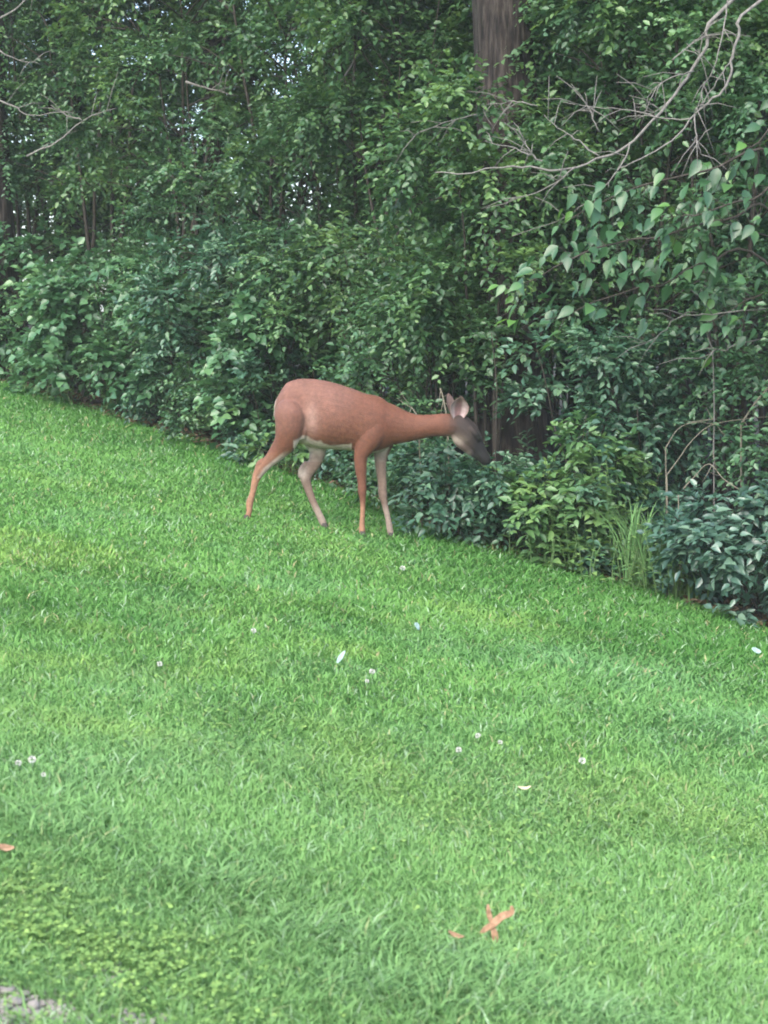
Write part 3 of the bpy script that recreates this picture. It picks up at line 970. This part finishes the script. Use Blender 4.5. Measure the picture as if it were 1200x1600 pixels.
# ------------------------------------------------------------------ bare grey limbs of the dead tree
bt_base = ground_pt(1500, 12.9)
bt = empty('dead_tree', bt_base)
tag(bt, 'dead tree with grey leafless limbs drooping across the foliage', 'tree')
tb = Tubes()
top = bt_base + np.array([-.1, .1, 6.4])
tr_path = spline([bt_base + np.array([0, 0, -.2]), bt_base + np.array([.05, 0, 1.5]), bt_base + np.array([0, .05, 4]), top], 5)
tb.add(tr_path - bt_base, np.linspace(.13, .06, len(tr_path)), 12)
obj('trunk', tb.mesh('trunk'), M['greybark'], bt)
def px_path(pts, start=None):
    P = [at(x, y, Yd) for x, y, Yd in pts]
    if start is not None:
        P = [start] + P
    return np.array(P)
limbs = [
    ([(1142, 0, 12.3), (1105, 70, 12.2), (1082, 110, 12.2), (1045, 160, 12.15), (990, 220, 12.1), (945, 245, 12.1), (885, 265, 12.0), (830, 262, 12.0), (770, 262, 12.0), (725, 272, 12.0), (680, 268, 12.1)],
     bt_base + np.array([-.03, .05, 5.4]), .0115, .0035),
    ([(1190, 0, 12.0), (1155, 55, 11.9), (1145, 90, 11.9), (1140, 125, 11.9), (1115, 155, 11.9), (1085, 178, 11.9), (1050, 220, 11.85), (1000, 248, 11.8), (970, 262, 11.8)],
     bt_base + np.array([-.03, .05, 4.8]), .0105, .003),
]
subs = [
    [(1084, 110, 12.2), (1050, 120, 12.1), (1020, 140, 12.1), (1008, 165, 12.1)],
    [(985, 222, 12.1), (975, 250, 12.05), (950, 285, 12.0), (915, 318, 12.0), (870, 345, 12.0), (800, 370, 12.0)],
    [(1145, 90, 11.9), (1125, 120, 11.9), (1105, 150, 11.9), (1085, 178, 11.9)],
    [(1138, 0, 12.2), (1130, 45, 12.1), (1120, 95, 12.0), (1100, 135, 12.0), (1088, 172, 11.95)],
    [(1085, 178, 11.9), (1086, 205, 11.85), (1092, 230, 11.8), (1100, 245, 11.8)],
    [(1080, 185, 11.9), (1040, 185, 11.95), (985, 172, 12.0), (930, 168, 12.0), (880, 160, 12.1)],
    [(1045, 160, 12.15), (1015, 178, 12.2), (985, 185, 12.3)],
    [(935, 245, 12.1), (905, 222, 12.2), (880, 205, 12.3), (850, 180, 12.4)],
    [(848, 252, 12.0), (820, 238, 12.1), (800, 230, 12.2), (760, 222, 12.4)],
    [(838, 250, 12.0), (825, 232, 12.0), (815, 212, 12.1)],
    [(840, 166, 13.2), (815, 160, 13.2), (790, 160, 13.3), (755, 168, 13.4), (772, 200, 13.4)],
    [(900, 262, 12.0), (860, 290, 12.0), (810, 312, 12.1), (760, 325, 12.2)],
    [(936, 206, 12.2), (925, 180, 12.2), (915, 160, 12.3)],
    [(1050, 95, 12.2), (1085, 65, 12.2), (1100, 55, 12.2)],
    [(1230, 480, 12.3), (1160, 485, 11.9), (1100, 492, 11.9), (1060, 495, 11.9), (1040, 515, 11.9), (1010, 535, 11.9), (985, 533, 11.9)],
    [(1230, 520, 12.3), (1150, 540, 12.0), (1135, 548, 11.9), (1120, 546, 11.9), (1105, 555, 11.9), (1088, 560, 11.9)],
    [(745, 178, 13.6), (700, 190, 13.6), (660, 205, 13.6), (640, 215, 13.7)],
]
for pts, st_, r0, r1 in limbs:
    P = spline(px_path(pts, st_), 4)
    P += rng.normal(0, .004, P.shape)
    tb = Tubes(); tb.add(P - bt_base, np.linspace(r0, r1, len(P)) * (1 + .25 * rng.random(len(P))), 7)
    obj('limb', tb.mesh('limb'), M['greybark'], bt)
for pts in subs:
    P = spline(px_path(pts), 4)
    P += rng.normal(0, .004, P.shape)
    tb = Tubes(); tb.add(P - bt_base, np.linspace(.0052, .002, len(P)), 5)
    for _ in range(7):
        i = rng.integers(2, len(P) - 1)
        d = unit(rng.normal(size=3) * np.array([1, .5, 1]) + unit(P[-1] - P[0]))
        l = rng.uniform(.08, .3)
        tb.add(np.array([P[i], P[i] + d * l * .5 + np.array([0, 0, .02]), P[i] + d * l]) - bt_base, (.0035, .0026, .0014), 4)
    obj('branch', tb.mesh('branch'), M['greybark'], bt)
# twiggy dead branches in the uphill tree
db = at(-40, 130, 16.9)
tw_sets = [[(-60, 60, 17.2), (0, 80, 17.0), (30, 95, 17.0), (62, 98, 17.0)], [(40, 245, 16.9), (90, 222, 16.8), (130, 188, 16.8), (180, 168, 16.8)], [(130, 188, 16.8), (105, 180, 16.8), (80, 165, 16.8)],
           [(-20, 150, 16.9), (20, 165, 16.8), (50, 180, 16.8), (110, 172, 16.8)], [(290, 128, 17.3), (330, 140, 17.3), (370, 150, 17.3)], [(0, 30, 16.5), (30, 10, 16.5), (60, -20, 16.6)],
           [(450, 55, 17.5), (490, 20, 17.5), (515, -10, 17.5)], [(530, 130, 17.5), (565, 80, 17.5), (600, 55, 17.5)]]
for host, sel, r0 in ((TALL[1], tw_sets[:4] + tw_sets[5:6], .010), (TALL[4], [tw_sets[4], tw_sets[6], tw_sets[7]], .013)):
    hb = np.array(host.location)
    for pts in sel:
        P = spline(px_path(pts), 4) + rng.normal(0, .006, (len(pts) * 4 - 3, 3))
        tb = Tubes(); tb.add(P - hb, np.linspace(r0, .003, len(P)), 5)
        for _ in range(5):
            i = rng.integers(2, len(P) - 1); d = unit(rng.normal(size=3) + unit(P[-1] - P[0])); l = rng.uniform(.1, .35)
            tb.add(np.array([P[i], P[i] + d * l * .5 + np.array([0, 0, .02]), P[i] + d * l]) - hb, (.004, .003, .0015), 4)
        obj('bare_branch', tb.mesh('bare_branch'), M['greybark'], host)

# ------------------------------------------------------------------ sapling with large leaves
sp_base = ground_pt(1330, 12.3)
sp = empty('sapling', sp_base)
tag(sp, 'young tree reaching out a bough of large drooping green leaves', 'tree')
tb = Tubes()
P = spline([sp_base + np.array([0, 0, -.15]), sp_base + np.array([.04, 0, 1.2]), sp_base + np.array([0, 0, 2.6]), sp_base + np.array([-.1, 0, 4.2])], 5)
tb.add(P - sp_base, np.linspace(.05, .02, len(P)), 8)
obj('trunk', tb.mesh('trunk'), M['stem'], sp)
g = np.random.default_rng(77)
boughs = [
    ([(1210, 330, 12.0), (1120, 345, 11.8), (1020, 365, 11.7), (930, 395, 11.6), (860, 420, 11.6), (795, 445, 11.6)], 1.75, 72),
    ([(1210, 250, 12.1), (1110, 270, 12.0), (1000, 300, 11.9), (930, 325, 11.8), (900, 345, 11.8)], 2.1, 70),
    ([(1200, 400, 12.0), (1110, 420, 11.9), (1020, 440, 11.8), (940, 470, 11.7), (860, 490, 11.7)], 1.5, 56),
    ([(1230, 300, 11.9), (1160, 310, 11.7), (1090, 330, 11.6), (1040, 350, 11.6)], 1.9, 56),
    ([(1240, 450, 12.0), (1180, 465, 11.9), (1110, 500, 11.9)], 1.3, 26),
    ([(1240, 190, 12.2), (1180, 225, 12.1), (1120, 250, 12.0)], 2.4, 34),
]
for pts, z0, nl in boughs:
    P = spline(px_path(pts, sp_base + np.array([0, 0, z0])), 5)
    P = P + np.stack([vnoise(np.arange(len(P)), np.full(len(P), z0 * 9 + q_), 3, 90) - .5 for q_ in range(3)], -1) * .1
    tb = Tubes(); tb.add(P - sp_base, np.linspace(.011, .0025, len(P)), 6)
    for k in range(nl):
        u = .28 + .72 * (k + g.random()) / nl
        i = min(int(u * (len(P) - 1)), len(P) - 2)
        p0 = P[i]; d = unit(P[i + 1] - P[i])
        sgn = 1 if k % 2 else -1
        lat = unit(np.cross(d, [0, 0, 1.0])) * sgn
        e = p0 + (lat * g.uniform(.03, .22) + d * g.uniform(.02, .1) + np.array([0, 0, g.uniform(-.22, .14)]))
        tb.add(np.array([p0, (p0 + e) / 2 + np.array([0, 0, .012]), e]) - sp_base, (.0022, .0018, .0013), 3, cap=False)
        dl = unit(d * .5 + lat * .5 + np.array([0, -.25, -.5]) + g.normal(0, .42, 3))
        nn = unit(np.array([-.1, -.35, .85]) + g.normal(0, .48, 3))
        leaf_object(sp, 'big', e - sp_base, dl, nn, g.uniform(.065, .145), .52, .34 + .22 * g.normal() + (.35 if u > .9 else 0))
    obj('bough', tb.mesh('bough'), M['stem'], sp)

# ------------------------------------------------------------------ weeds, tall grass, dead canes
def make_weed(label, base, n_st, h, spread, seed, kind='weed', L=.085, cat='weed', group='weeds at the lawn edge', parts=0):
    g = np.random.default_rng(seed)
    root = empty('weed', base); tag(root, label, cat, group)
    tb = Tubes(); rows = []
    for _ in range(n_st):
        o0 = np.array([g.normal(0, spread * .5), g.normal(0, spread * .35), 0])
        o0[2] = gz(base[0] + o0[0], base[1] + o0[1]) - base[2] - .02
        hh = h * g.uniform(.55, 1.1)
        tip = o0 + np.array([g.normal(0, .16) * hh, g.normal(-.08, .14) * hh, hh])
        P = bez(o0, (o0 + tip) / 2 + g.normal(0, .03, 3), tip, 8)
        tb.add(P, np.linspace(.004, .0018, 8), 4)
        m_ = int(hh / .035)
        for k in range(m_):
            u = .12 + .88 * k / m_
            p0 = o0 + (tip - o0) * u
            a = k * 2.4 + g.normal(0, .4)
            d = np.array([math.cos(a), math.sin(a), g.uniform(-.1, .5)])
            rows.append((p0, d, unit(np.array([0, 0, 1.0]) + g.normal(0, .3, 3)), L * g.uniform(.6, 1.2) * (1.1 - .35 * u), np.clip(.5 + .2 * g.normal() + .25 * (u > .85), 0, 1)))
    P = np.array([r[0] for r in rows]); D = np.array([r[1] for r in rows]); Nn = np.array([r[2] for r in rows])
    Lr = np.array([r[3] for r in rows]); ti = np.array([r[4] for r in rows])
    mask = np.ones(len(P), bool)
    if parts:
        fr = np.argsort(P[:, 1] + g.uniform(0, .1, len(P)))[:parts]
        mask[fr] = False
        for k in fr:
            leaf_object(root, M_NAME[kind], P[k], unit(D[k]), Nn[k], Lr[k], KIND[kind]['w'], ti[k])
    V, Qf = leaf_geo(P[mask], D[mask], Nn[mask], Lr[mask], Lr[mask] * KIND[kind]['w'])
    lv = obj('leaves', mesh_np('leaves', V, [Qf], True, fattr=np.repeat(ti[mask], 6)), M[KIND[kind]['mat']], root)
    lv['kind'] = 'stuff'
    obj('stems', tb.mesh('stems'), M['weedstem'], root)['kind'] = 'stuff'
    return root
M_NAME = {k: v['mat'] for k, v in KIND.items()}
make_weed('tall pale green weeds with narrow leaves between the dark low shrubs', edge_at(885, .05), 26, .40, .34, 501, parts=120)
make_weed('pale green weeds growing up into the upright bluish shrub', edge_at(960, .35), 24, .75, .25, 502, parts=80)
make_weed('straggling pale weeds around the foot of the tall grass clump', edge_at(1030, .15), 40, .42, .3, 503, L=.06, parts=60)
make_weed('yellowish weeds in front of the dark hollow', edge_at(1120, .9), 18, .55, .45, 504, L=.07)
make_weed('fine pale weeds beside the bare earth gap', edge_at(165, .25), 22, .45, .5, 505, L=.07)
make_weed('fine weeds at the foot of the low bramble', edge_at(70, .3), 20, .5, .5, 506, L=.07)
make_weed('small weeds at the hem of the shrub under the deer neck', edge_at(640, .08), 22, .28, .3, 507, L=.05)
make_weed('weeds at the hem of the wood behind the deer hind leg', edge_at(450, .15), 22, .35, .35, 508, L=.055)

def make_blades(name, label, cat, group, base, nb, h, spread, seed, col, parts_name='blade'):
    g = np.random.default_rng(seed)
    root = empty(name, base); tag(root, label, cat, group)
    for k in range(nb):
        o0 = np.array([g.normal(0, spread), g.normal(0, spread * .7), 0])
        o0[2] = gz(base[0] + o0[0], base[1] + o0[1]) - base[2] - .02
        hh = h * g.uniform(.6, 1.1)
        a = g.uniform(0, 6.28)
        d = np.array([math.cos(a), math.sin(a), 0])
        tt = np.linspace(0, 1, 7)
        ctr_ = o0 + np.array([0, 0, 1.0]) * (hh * (tt - .25 * tt ** 3))[:, None] + d * (hh * g.uniform(.1, .45) * tt ** 2)[:, None]
        s = np.array([-d[1], d[0], 0]); s = unit(s * .6 + g.normal(0, .4, 3) * np.array([1, 1, 0]))
        w = .0055 * np.array([.7, 1, 1, .95, .8, .5, .05])
        V = np.concatenate([ctr_ - s * w[:, None], ctr_ + s * w[:, None]])
        Qf = np.array([[i, i + 7, i + 8, i + 1] for i in range(6)])
        cc_ = np.array(col) * g.uniform(.7, 1.25)
        obj('blade', mesh_np('blade', V, [Qf], True, cattr=np.tile(cc_, (14, 1))), M['grass'], root)
make_blades('tall_grass', 'clump of tall upright grass beside the pale weeds', 'grass clump', None, edge_at(1020, .26), 150, .74, .10, 601, (.14, .27, .10))
make_blades('tall_grass', 'smaller tuft of uncut grass by the rounded blue green bush', 'grass clump', None, edge_at(1075, .2), 40, .32, .08, 602, (.13, .22, .075))

def cane(label, pts, r0=.0038, r1=.002, mat='straw', name='dead_cane', group='dead canes in the hollow'):
    P = spline(px_path(pts), 5)
    b0 = P[0].copy()
    zg = gz(b0[0], b0[1])
    if P[0, 2] > zg:                        # carry the foot down to the ground
        P = np.vstack([[P[0, 0] + .03, P[0, 1] + .03, zg - .03], P])
    root = empty(name, P[0])
    tb = Tubes(); tb.add(P - P[0], np.linspace(r0, r1, len(P)), 5)
    tag(root, label, 'twig', group)
    obj('stem', tb.mesh('stem'), M[mat], root)
    tb = Tubes()
    for _ in range(4):
        i = rng.integers(len(P) // 2, len(P) - 1)
        d = unit(rng.normal(size=3))
        tb.add(np.array([P[i], P[i] + d * .06, P[i] + d * .13 + np.array([0, 0, .01])]) - P[0], (.0025, .002, .001), 4)
    obj('side_twigs', tb.mesh('side_twigs'), M[mat], root)['kind'] = 'stuff'
cane('long pale dead cane arching low across the dark hollow', [(1042, 742, 12.2), (1062, 715, 12.2), (1080, 690, 12.2), (1110, 665, 12.2), (1160, 655, 12.2), (1215, 650, 12.3)])
cane('pale dead cane bowed over in front of the dark hollow', [(1040, 700, 12.4), (1060, 670, 12.4), (1090, 658, 12.4), (1120, 655, 12.4)])
cane('straight pale dead stick leaning across the dark hollow', [(1158, 663, 12.1), (1180, 630, 12.0), (1205, 600, 11.9)], .007, .005)
cane('thin upright dead stem in the middle of the dark hollow', [(1115, 700, 12.3), (1116, 640, 12.3), (1114, 560, 12.3), (1112, 540, 12.3)], .005, .003, 'greybark')
cane('pale upright dead stem above the neck of the deer', [(699, 660, 13.2), (697, 645, 13.2), (692, 620, 13.2), (688, 607, 13.2)], .007, .006)
cane('short pale broken stem behind the nape of the deer', [(654, 655, 13.0), (648, 643, 13.0), (642, 636, 13.0)], .006, .004)
cane('slim upright grey stem behind the head of the deer', [(774, 730, 13.3), (775, 660, 13.3), (776, 600, 13.3), (768, 520, 13.3)], .006, .003, 'stem')
cane('broken bent grass stalk beside the rounded blue green bush', [(1060, 772, 11.9), (1085, 745, 11.9), (1108, 725, 11.8), (1130, 748, 11.75), (1155, 765, 11.7)], .004, .0025)

# ------------------------------------------------------------------ small things on the lawn
M['white'] = plain_mat('white_petal', [(.3, (.40, .40, .35)), (.7, (.58, .58, .54))], 200, .7, .4, .002)
M['palebit'] = plain_mat('pale_leaf', [(.3, (.20, .30, .26)), (.7, (.32, .42, .38))], 60, .5, .3, .002)
M['brown'] = plain_mat('dry_leaf', [(.35, (.10, .055, .03)), (.5, (.22, .13, .075)), (.65, (.34, .22, .14))], 45, .8, .6, .003)
M['cream'] = plain_mat('dry_pale_leaf', [(.3, (.32, .27, .18)), (.7, (.48, .42, .30))], 45, .8, .5, .003)
M['stone'] = plain_mat('pebble_stone', [(.3, (.13, .12, .11)), (.7, (.30, .28, .26))], 60, .85, .6, .003)

flowers = [(248, 1057, .011), (580, 1068, .012), (572, 1083, .009), (745, 1170, .011), (715, 1193, .011), (908, 1210, .013), (27, 1217, .010), (48, 1212, .012), (66, 1235, .008), (628, 902, .016), (780, 1180, .009), (395, 1003, .012)]
def clover_flower(px, py, r):
    b = hit(px, py)
    root = empty('clover_flower', b)
    tag(root, 'white clover flower head in the lawn', 'flower', 'clover flowers in the lawn')
    tb = Tubes(); h = .045
    tb.add(np.array([(0, 0, -.01), (.003, 0, .02), (.004, .002, h)]), (.0013, .0012, .001), 4)
    obj('stalk', tb.mesh('stalk'), M['weedstem'], root)
    V, Qf = [], []
    g = np.random.default_rng(int(px))
    P = unit(g.normal(size=(60, 3)) + np.array([0, 0, .35]))
    Pc = np.array([.004, .002, h + r * .5]) + P * r * .35
    Vv, Qq = leaf_geo(Pc, P, np.roll(P, 1, 1), np.full(60, r * .8), np.full(60, r * .32), .3, .1)
    obj('head', mesh_np('head', Vv, [Qq], True, fattr=np.ones(len(Vv))), M['white'], root)
for f_ in flowers:
    clover_flower(*f_)

def curled(name, label, px, py, L, w, ang_, tilt, curl, mat, lift=.03, parent=None, group=None):
    """a fallen leaf: a curved, cupped blade with thickness"""
    b = hit(px, py)
    V, Qf = [], []
    nl, nw = 9, 5
    for i in range(nl):
        u = i / (nl - 1)
        h_ = w / 2 * (math.sin(math.pi * min(1, u * .92 + .06)) ** .7)
        for k in range(nw):
            a = (k / (nw - 1) - .5) * 2
            V.append(((u - .5) * L, a * h_, curl * L * (u - .5) ** 2 * 2 + .5 * abs(a) * h_ * curl * 2 + random.uniform(-1, 1) * .03 * w))
    for i in range(nl - 1):
        for k in range(nw - 1):
            Qf.append([i * nw + k, (i + 1) * nw + k, (i + 1) * nw + k + 1, i * nw + k + 1])
    me = mesh_np(name, np.array(V), [np.array(Qf)], True)
    o = obj(name, me, mat, parent)
    mo = o.modifiers.new('thick', 'SOLIDIFY'); mo.thickness = .0012
    if parent is None:
        o.location = (float(b[0]), float(b[1]), float(b[2]) + lift)
        tag(o, label, 'leaf', group)
    o.rotation_euler = (tilt[0], tilt[1], ang_)
    return o, b
curled('fallen_leaf', 'pale narrow fallen leaf standing up on the lawn', 532, 1045, .072, .02, .9, (.9, -.7, ), .25, M['palebit'], .05)
curled('fallen_leaf', 'small pale round fallen leaf in the lawn below the deer', 651, 993, .05, .042, 1.4, (1.0, -.4), .2, M['palebit'], .045)
curled('fallen_leaf', 'cream coloured dry curled leaf lying on the lawn', 819, 1252, .046, .014, .1, (.5, 0), .5, M['cream'], .045)
curled('fallen_leaf', 'pale broad fallen leaf near the downhill bush', 1181, 1030, .06, .04, .4, (.8, .3), .2, M['palebit'], .045)
curled('fallen_leaf', 'brown dry leaf beside the tuft of coarse grass', 8, 1348, .05, .026, .2, (.5, .2), .3, M['brown'], .04)
curled('fallen_leaf', 'short light brown dry leaf beside the large curled dry leaf', 713, 1483, .045, .016, -.5, (.4, .2), .4, M['brown'], .035)
# the large dry leaf: several curled lobes on one stalk
b = hit(770, 1478)
root = empty('dry_leaf', b)
tag(root, 'large curled orange brown dry leaf with splayed lobes on the lawn', 'leaf')
def strip(pts, w, nm):
    P = spline(pts, 5)
    n_ = len(P)
    tt = np.linspace(0, 1, n_)
    hw = w / 2 * np.clip(np.sin(math.pi * (tt * .9 + .08)), .1, 1) ** .6
    T_ = unit(np.gradient(P, axis=0))
    s = unit(np.cross(T_, np.array([0, -.8, .6])))
    nrm = np.cross(s, T_)
    cup = nrm * (hw * .6)[:, None]
    V = np.concatenate([P - s * hw[:, None] + cup, P, P + s * hw[:, None] + cup])
    Qf = [[i, n_ + i, n_ + i + 1, i + 1] for i in range(n_ - 1)] + [[n_ + i, 2 * n_ + i, 2 * n_ + i + 1, n_ + i + 1] for i in range(n_ - 1)]
    o = obj(nm, mesh_np(nm, V, [np.array(Qf)], True), M['brown'], root)
    mo = o.modifiers.new('thick', 'SOLIDIFY'); mo.thickness = .0015
sc_ = hit(770, 1478)[1] / F
def lp(x, y, d):       # pixel offsets from the leaf's middle -> metres
    return np.array([(x - 768) * sc_, d, (1478 - y) * sc_ + .046])
strip([lp(752, 1478, -.005), lp(766, 1471, -.006), lp(782, 1458, .0), lp(797, 1452, .004), lp(798, 1441, .008)], .020, 'lobe')
strip([lp(768, 1470, -.004), lp(762, 1455, .0), lp(760, 1438, .004)], .013, 'lobe')
strip([lp(766, 1470, -.006), lp(771, 1488, -.016), lp(769, 1500, -.024)], .017, 'lobe')
strip([lp(748, 1482, -.01), lp(758, 1476, -.008), lp(768, 1470, -.006)], .012, 'lobe')

# gravel showing through
def pebble_mesh(seed):
    g = np.random.default_rng(seed)
    V, Qf = [], []
    nu, nvv = 9, 6
    s = g.uniform(.7, 1.2, 3)
    for i in range(nvv + 1):
        ph = math.pi * i / nvv
        for k in range(nu):
            a = 2 * math.pi * k / nu
            r_ = 1 + .18 * math.sin(2 * a + seed) * math.sin(ph) + g.normal(0, .05)
            V.append((s[0] * r_ * math.sin(ph) * math.cos(a), s[1] * r_ * math.sin(ph) * math.sin(a), .62 * s[2] * r_ * math.cos(ph)))
    for i in range(nvv):
        for k in range(nu):
            Qf.append([i * nu + k, (i + 1) * nu + k, (i + 1) * nu + (k + 1) % nu, i * nu + (k + 1) % nu])
    me = mesh_np('pebble', np.array(V), [np.array(Qf)], True)
    me.materials.append(M['stone'])
    return me
peb = [pebble_mesh(s) for s in range(5)]
PB = [(12, 1553, .017), (28, 1570, .02), (52, 1578, .018), (20, 1592, .016), (70, 1556, .012), (82, 1570, .011), (40, 1556, .012), (60, 1596, .014), (6, 1580, .013), (96, 1585, .011),
      (178, 1533, .013), (186, 1541, .010), (171, 1545, .009), (183, 1510, .012), (205, 1594, .014), (222, 1600, .012), (192, 1598, .010), (291, 1562, .010), (275, 1598, .013), (258, 1596, .009), (120, 1560, .009), (140, 1590, .010)]
for k, (px, py, r_) in enumerate(PB):
    b = hit(px, py)
    o = bpy.data.objects.new('pebble', peb[k % 5]); COL.objects.link(o)
    o.location = (float(b[0]), float(b[1]), float(b[2]) + r_ * .5)
    o.scale = (r_, r_, r_)
    o.rotation_euler = (0, 0, k * 1.3)
    tag(o, 'pale grey pebble among the thin grass', 'pebble', 'pebbles of the gravel showing through')
V, Qf = [], []
g = np.random.default_rng(88)
n_ = 0
bv = np.empty(len(peb[0].vertices) * 3); 
for _ in range(700):
    c = GR[g.integers(0, len(GR))]; rad = .16
    x, y = c[0] + g.normal(0, rad * .5), c[1] + g.normal(0, rad * .4)
    if y > 5.2: continue
    src = peb[g.integers(0, 5)]
    src.vertices.foreach_get('co', bv)
    r_ = g.uniform(.003, .009)
    V.append(bv.reshape(-1, 3) * r_ + np.array([x, y, gz(x, y) + r_ * .3]))
    fq = np.array([p_.vertices[:] for p_ in src.polygons if len(p_.vertices) == 4]) + n_
    Qf.append(fq); n_ += len(bv) // 3
gr = obj('gravel', mesh_np('gravel', np.concatenate(V), [np.concatenate(Qf)], True), M['stone'])
tag(gr, 'fine pale gravel between the thin grass', 'gravel', kind='stuff')

# clover and small broad leaved lawn weeds
def lawn_weeds():
    rows = []
    for px, py, r_, nn_ in [(60, 1480, .22, 260), (160, 1540, .25, 220), (30, 1400, .2, 220), (250, 1500, .2, 200), (700, 1280, .4, 200), (330, 1590, .2, 150), (900, 1430, .5, 250), (300, 1150, .6, 250), (1050, 1300, .6, 250), (560, 1080, .8, 200)]:
        c = hit(px, py)
        for _ in range(nn_):
            x, y = c[0] + rng.normal(0, r_ * .6), c[1] + rng.normal(0, r_ * .6)
            if y > edge_y(x): continue
            h = rng.uniform(.018, .042)
            a0 = rng.uniform(0, 6.28); s = rng.uniform(.009, .017)
            for j in range(3):
                a = a0 + j * 2.094
                rows.append((x, y, gz(x, y) + h, a, s, rng.random()))
    r = np.array(rows)
    P = r[:, :3]
    D = np.stack([np.cos(r[:, 3]), np.sin(r[:, 3]), rng.normal(.05, .25, len(r))], -1)
    Nn = unit(np.array([0, 0, 1.0]) + rng.normal(0, .3, (len(r), 3)))
    V, Qf = leaf_geo(P, D, Nn, r[:, 4], r[:, 4] * .9, .15, .05, .6)
    cc_ = np.array([.165, .285, .085]) * (.75 + .5 * r[:, 5])[:, None] + np.array([.03, .02, 0]) * (r[:, 5] > .7)[:, None]
    o = obj('clover', mesh_np('clover', V, [Qf], True, cattr=np.repeat(cc_, 6, 0)), M['clover'])
    tag(o, 'small clover leaves mixed into the lawn grass', 'clover', kind='stuff')
lawn_weeds()
g = np.random.default_rng(123)
n = 5200
x = g.uniform(-8, 5, n); y = edge_y(x) + np.abs(g.normal(0, .55, n)) + .02
P = np.stack([x, y, gz(x, y) + g.uniform(.004, .03, n)], -1)
a = g.uniform(0, 6.28, n)
D = np.stack([np.cos(a), np.sin(a), g.normal(0, .25, n)], -1)
L = g.uniform(.025, .075, n)
V, Qf = leaf_geo(P, D, unit(np.array([0, 0, 1.0]) + g.normal(0, .45, (n, 3))), L, L * .5, .4, -.2)
cc_ = np.array([.15, .105, .065]) * g.uniform(.4, 1.5, n)[:, None]
tag(obj('leaf_litter', mesh_np('leaf_litter', V, [Qf], True, cattr=np.repeat(cc_, 6, 0)), M['clover']), 'dry brown leaf litter under the wood edge', 'leaf litter', kind='stuff')

# ------------------------------------------------------------------ added haze volume, veils and lifts the dark gaps
hz_m = bpy.data.materials.new('added_haze')
hz_m.use_nodes = True
t = hz_m.node_tree
t.nodes.clear()
out = t.nodes.new('ShaderNodeOutputMaterial')
pv = t.nodes.new('ShaderNodeVolumePrincipled')
pv.inputs['Color'].default_value = (.93, .96, 1.0, 1)
pv.inputs['Density'].default_value = .0011
pv.inputs['Anisotropy'].default_value = .2
t.links.new(pv.outputs[0], out.inputs['Volume'])
V = np.array([(x, y, z) for x in (-275, 275) for y in (-275, 275) for z in (-6.0, 15.0)])
Qf = np.array([[0, 1, 3, 2], [4, 6, 7, 5], [0, 4, 5, 1], [2, 3, 7, 6], [0, 2, 6, 4], [1, 5, 7, 3]])
tag(obj('haze', mesh_np('haze', V, [Qf]), hz_m), 'added thin haze over lawn and wood', 'haze', kind='stuff')
SC.cycles.volume_bounces = 1
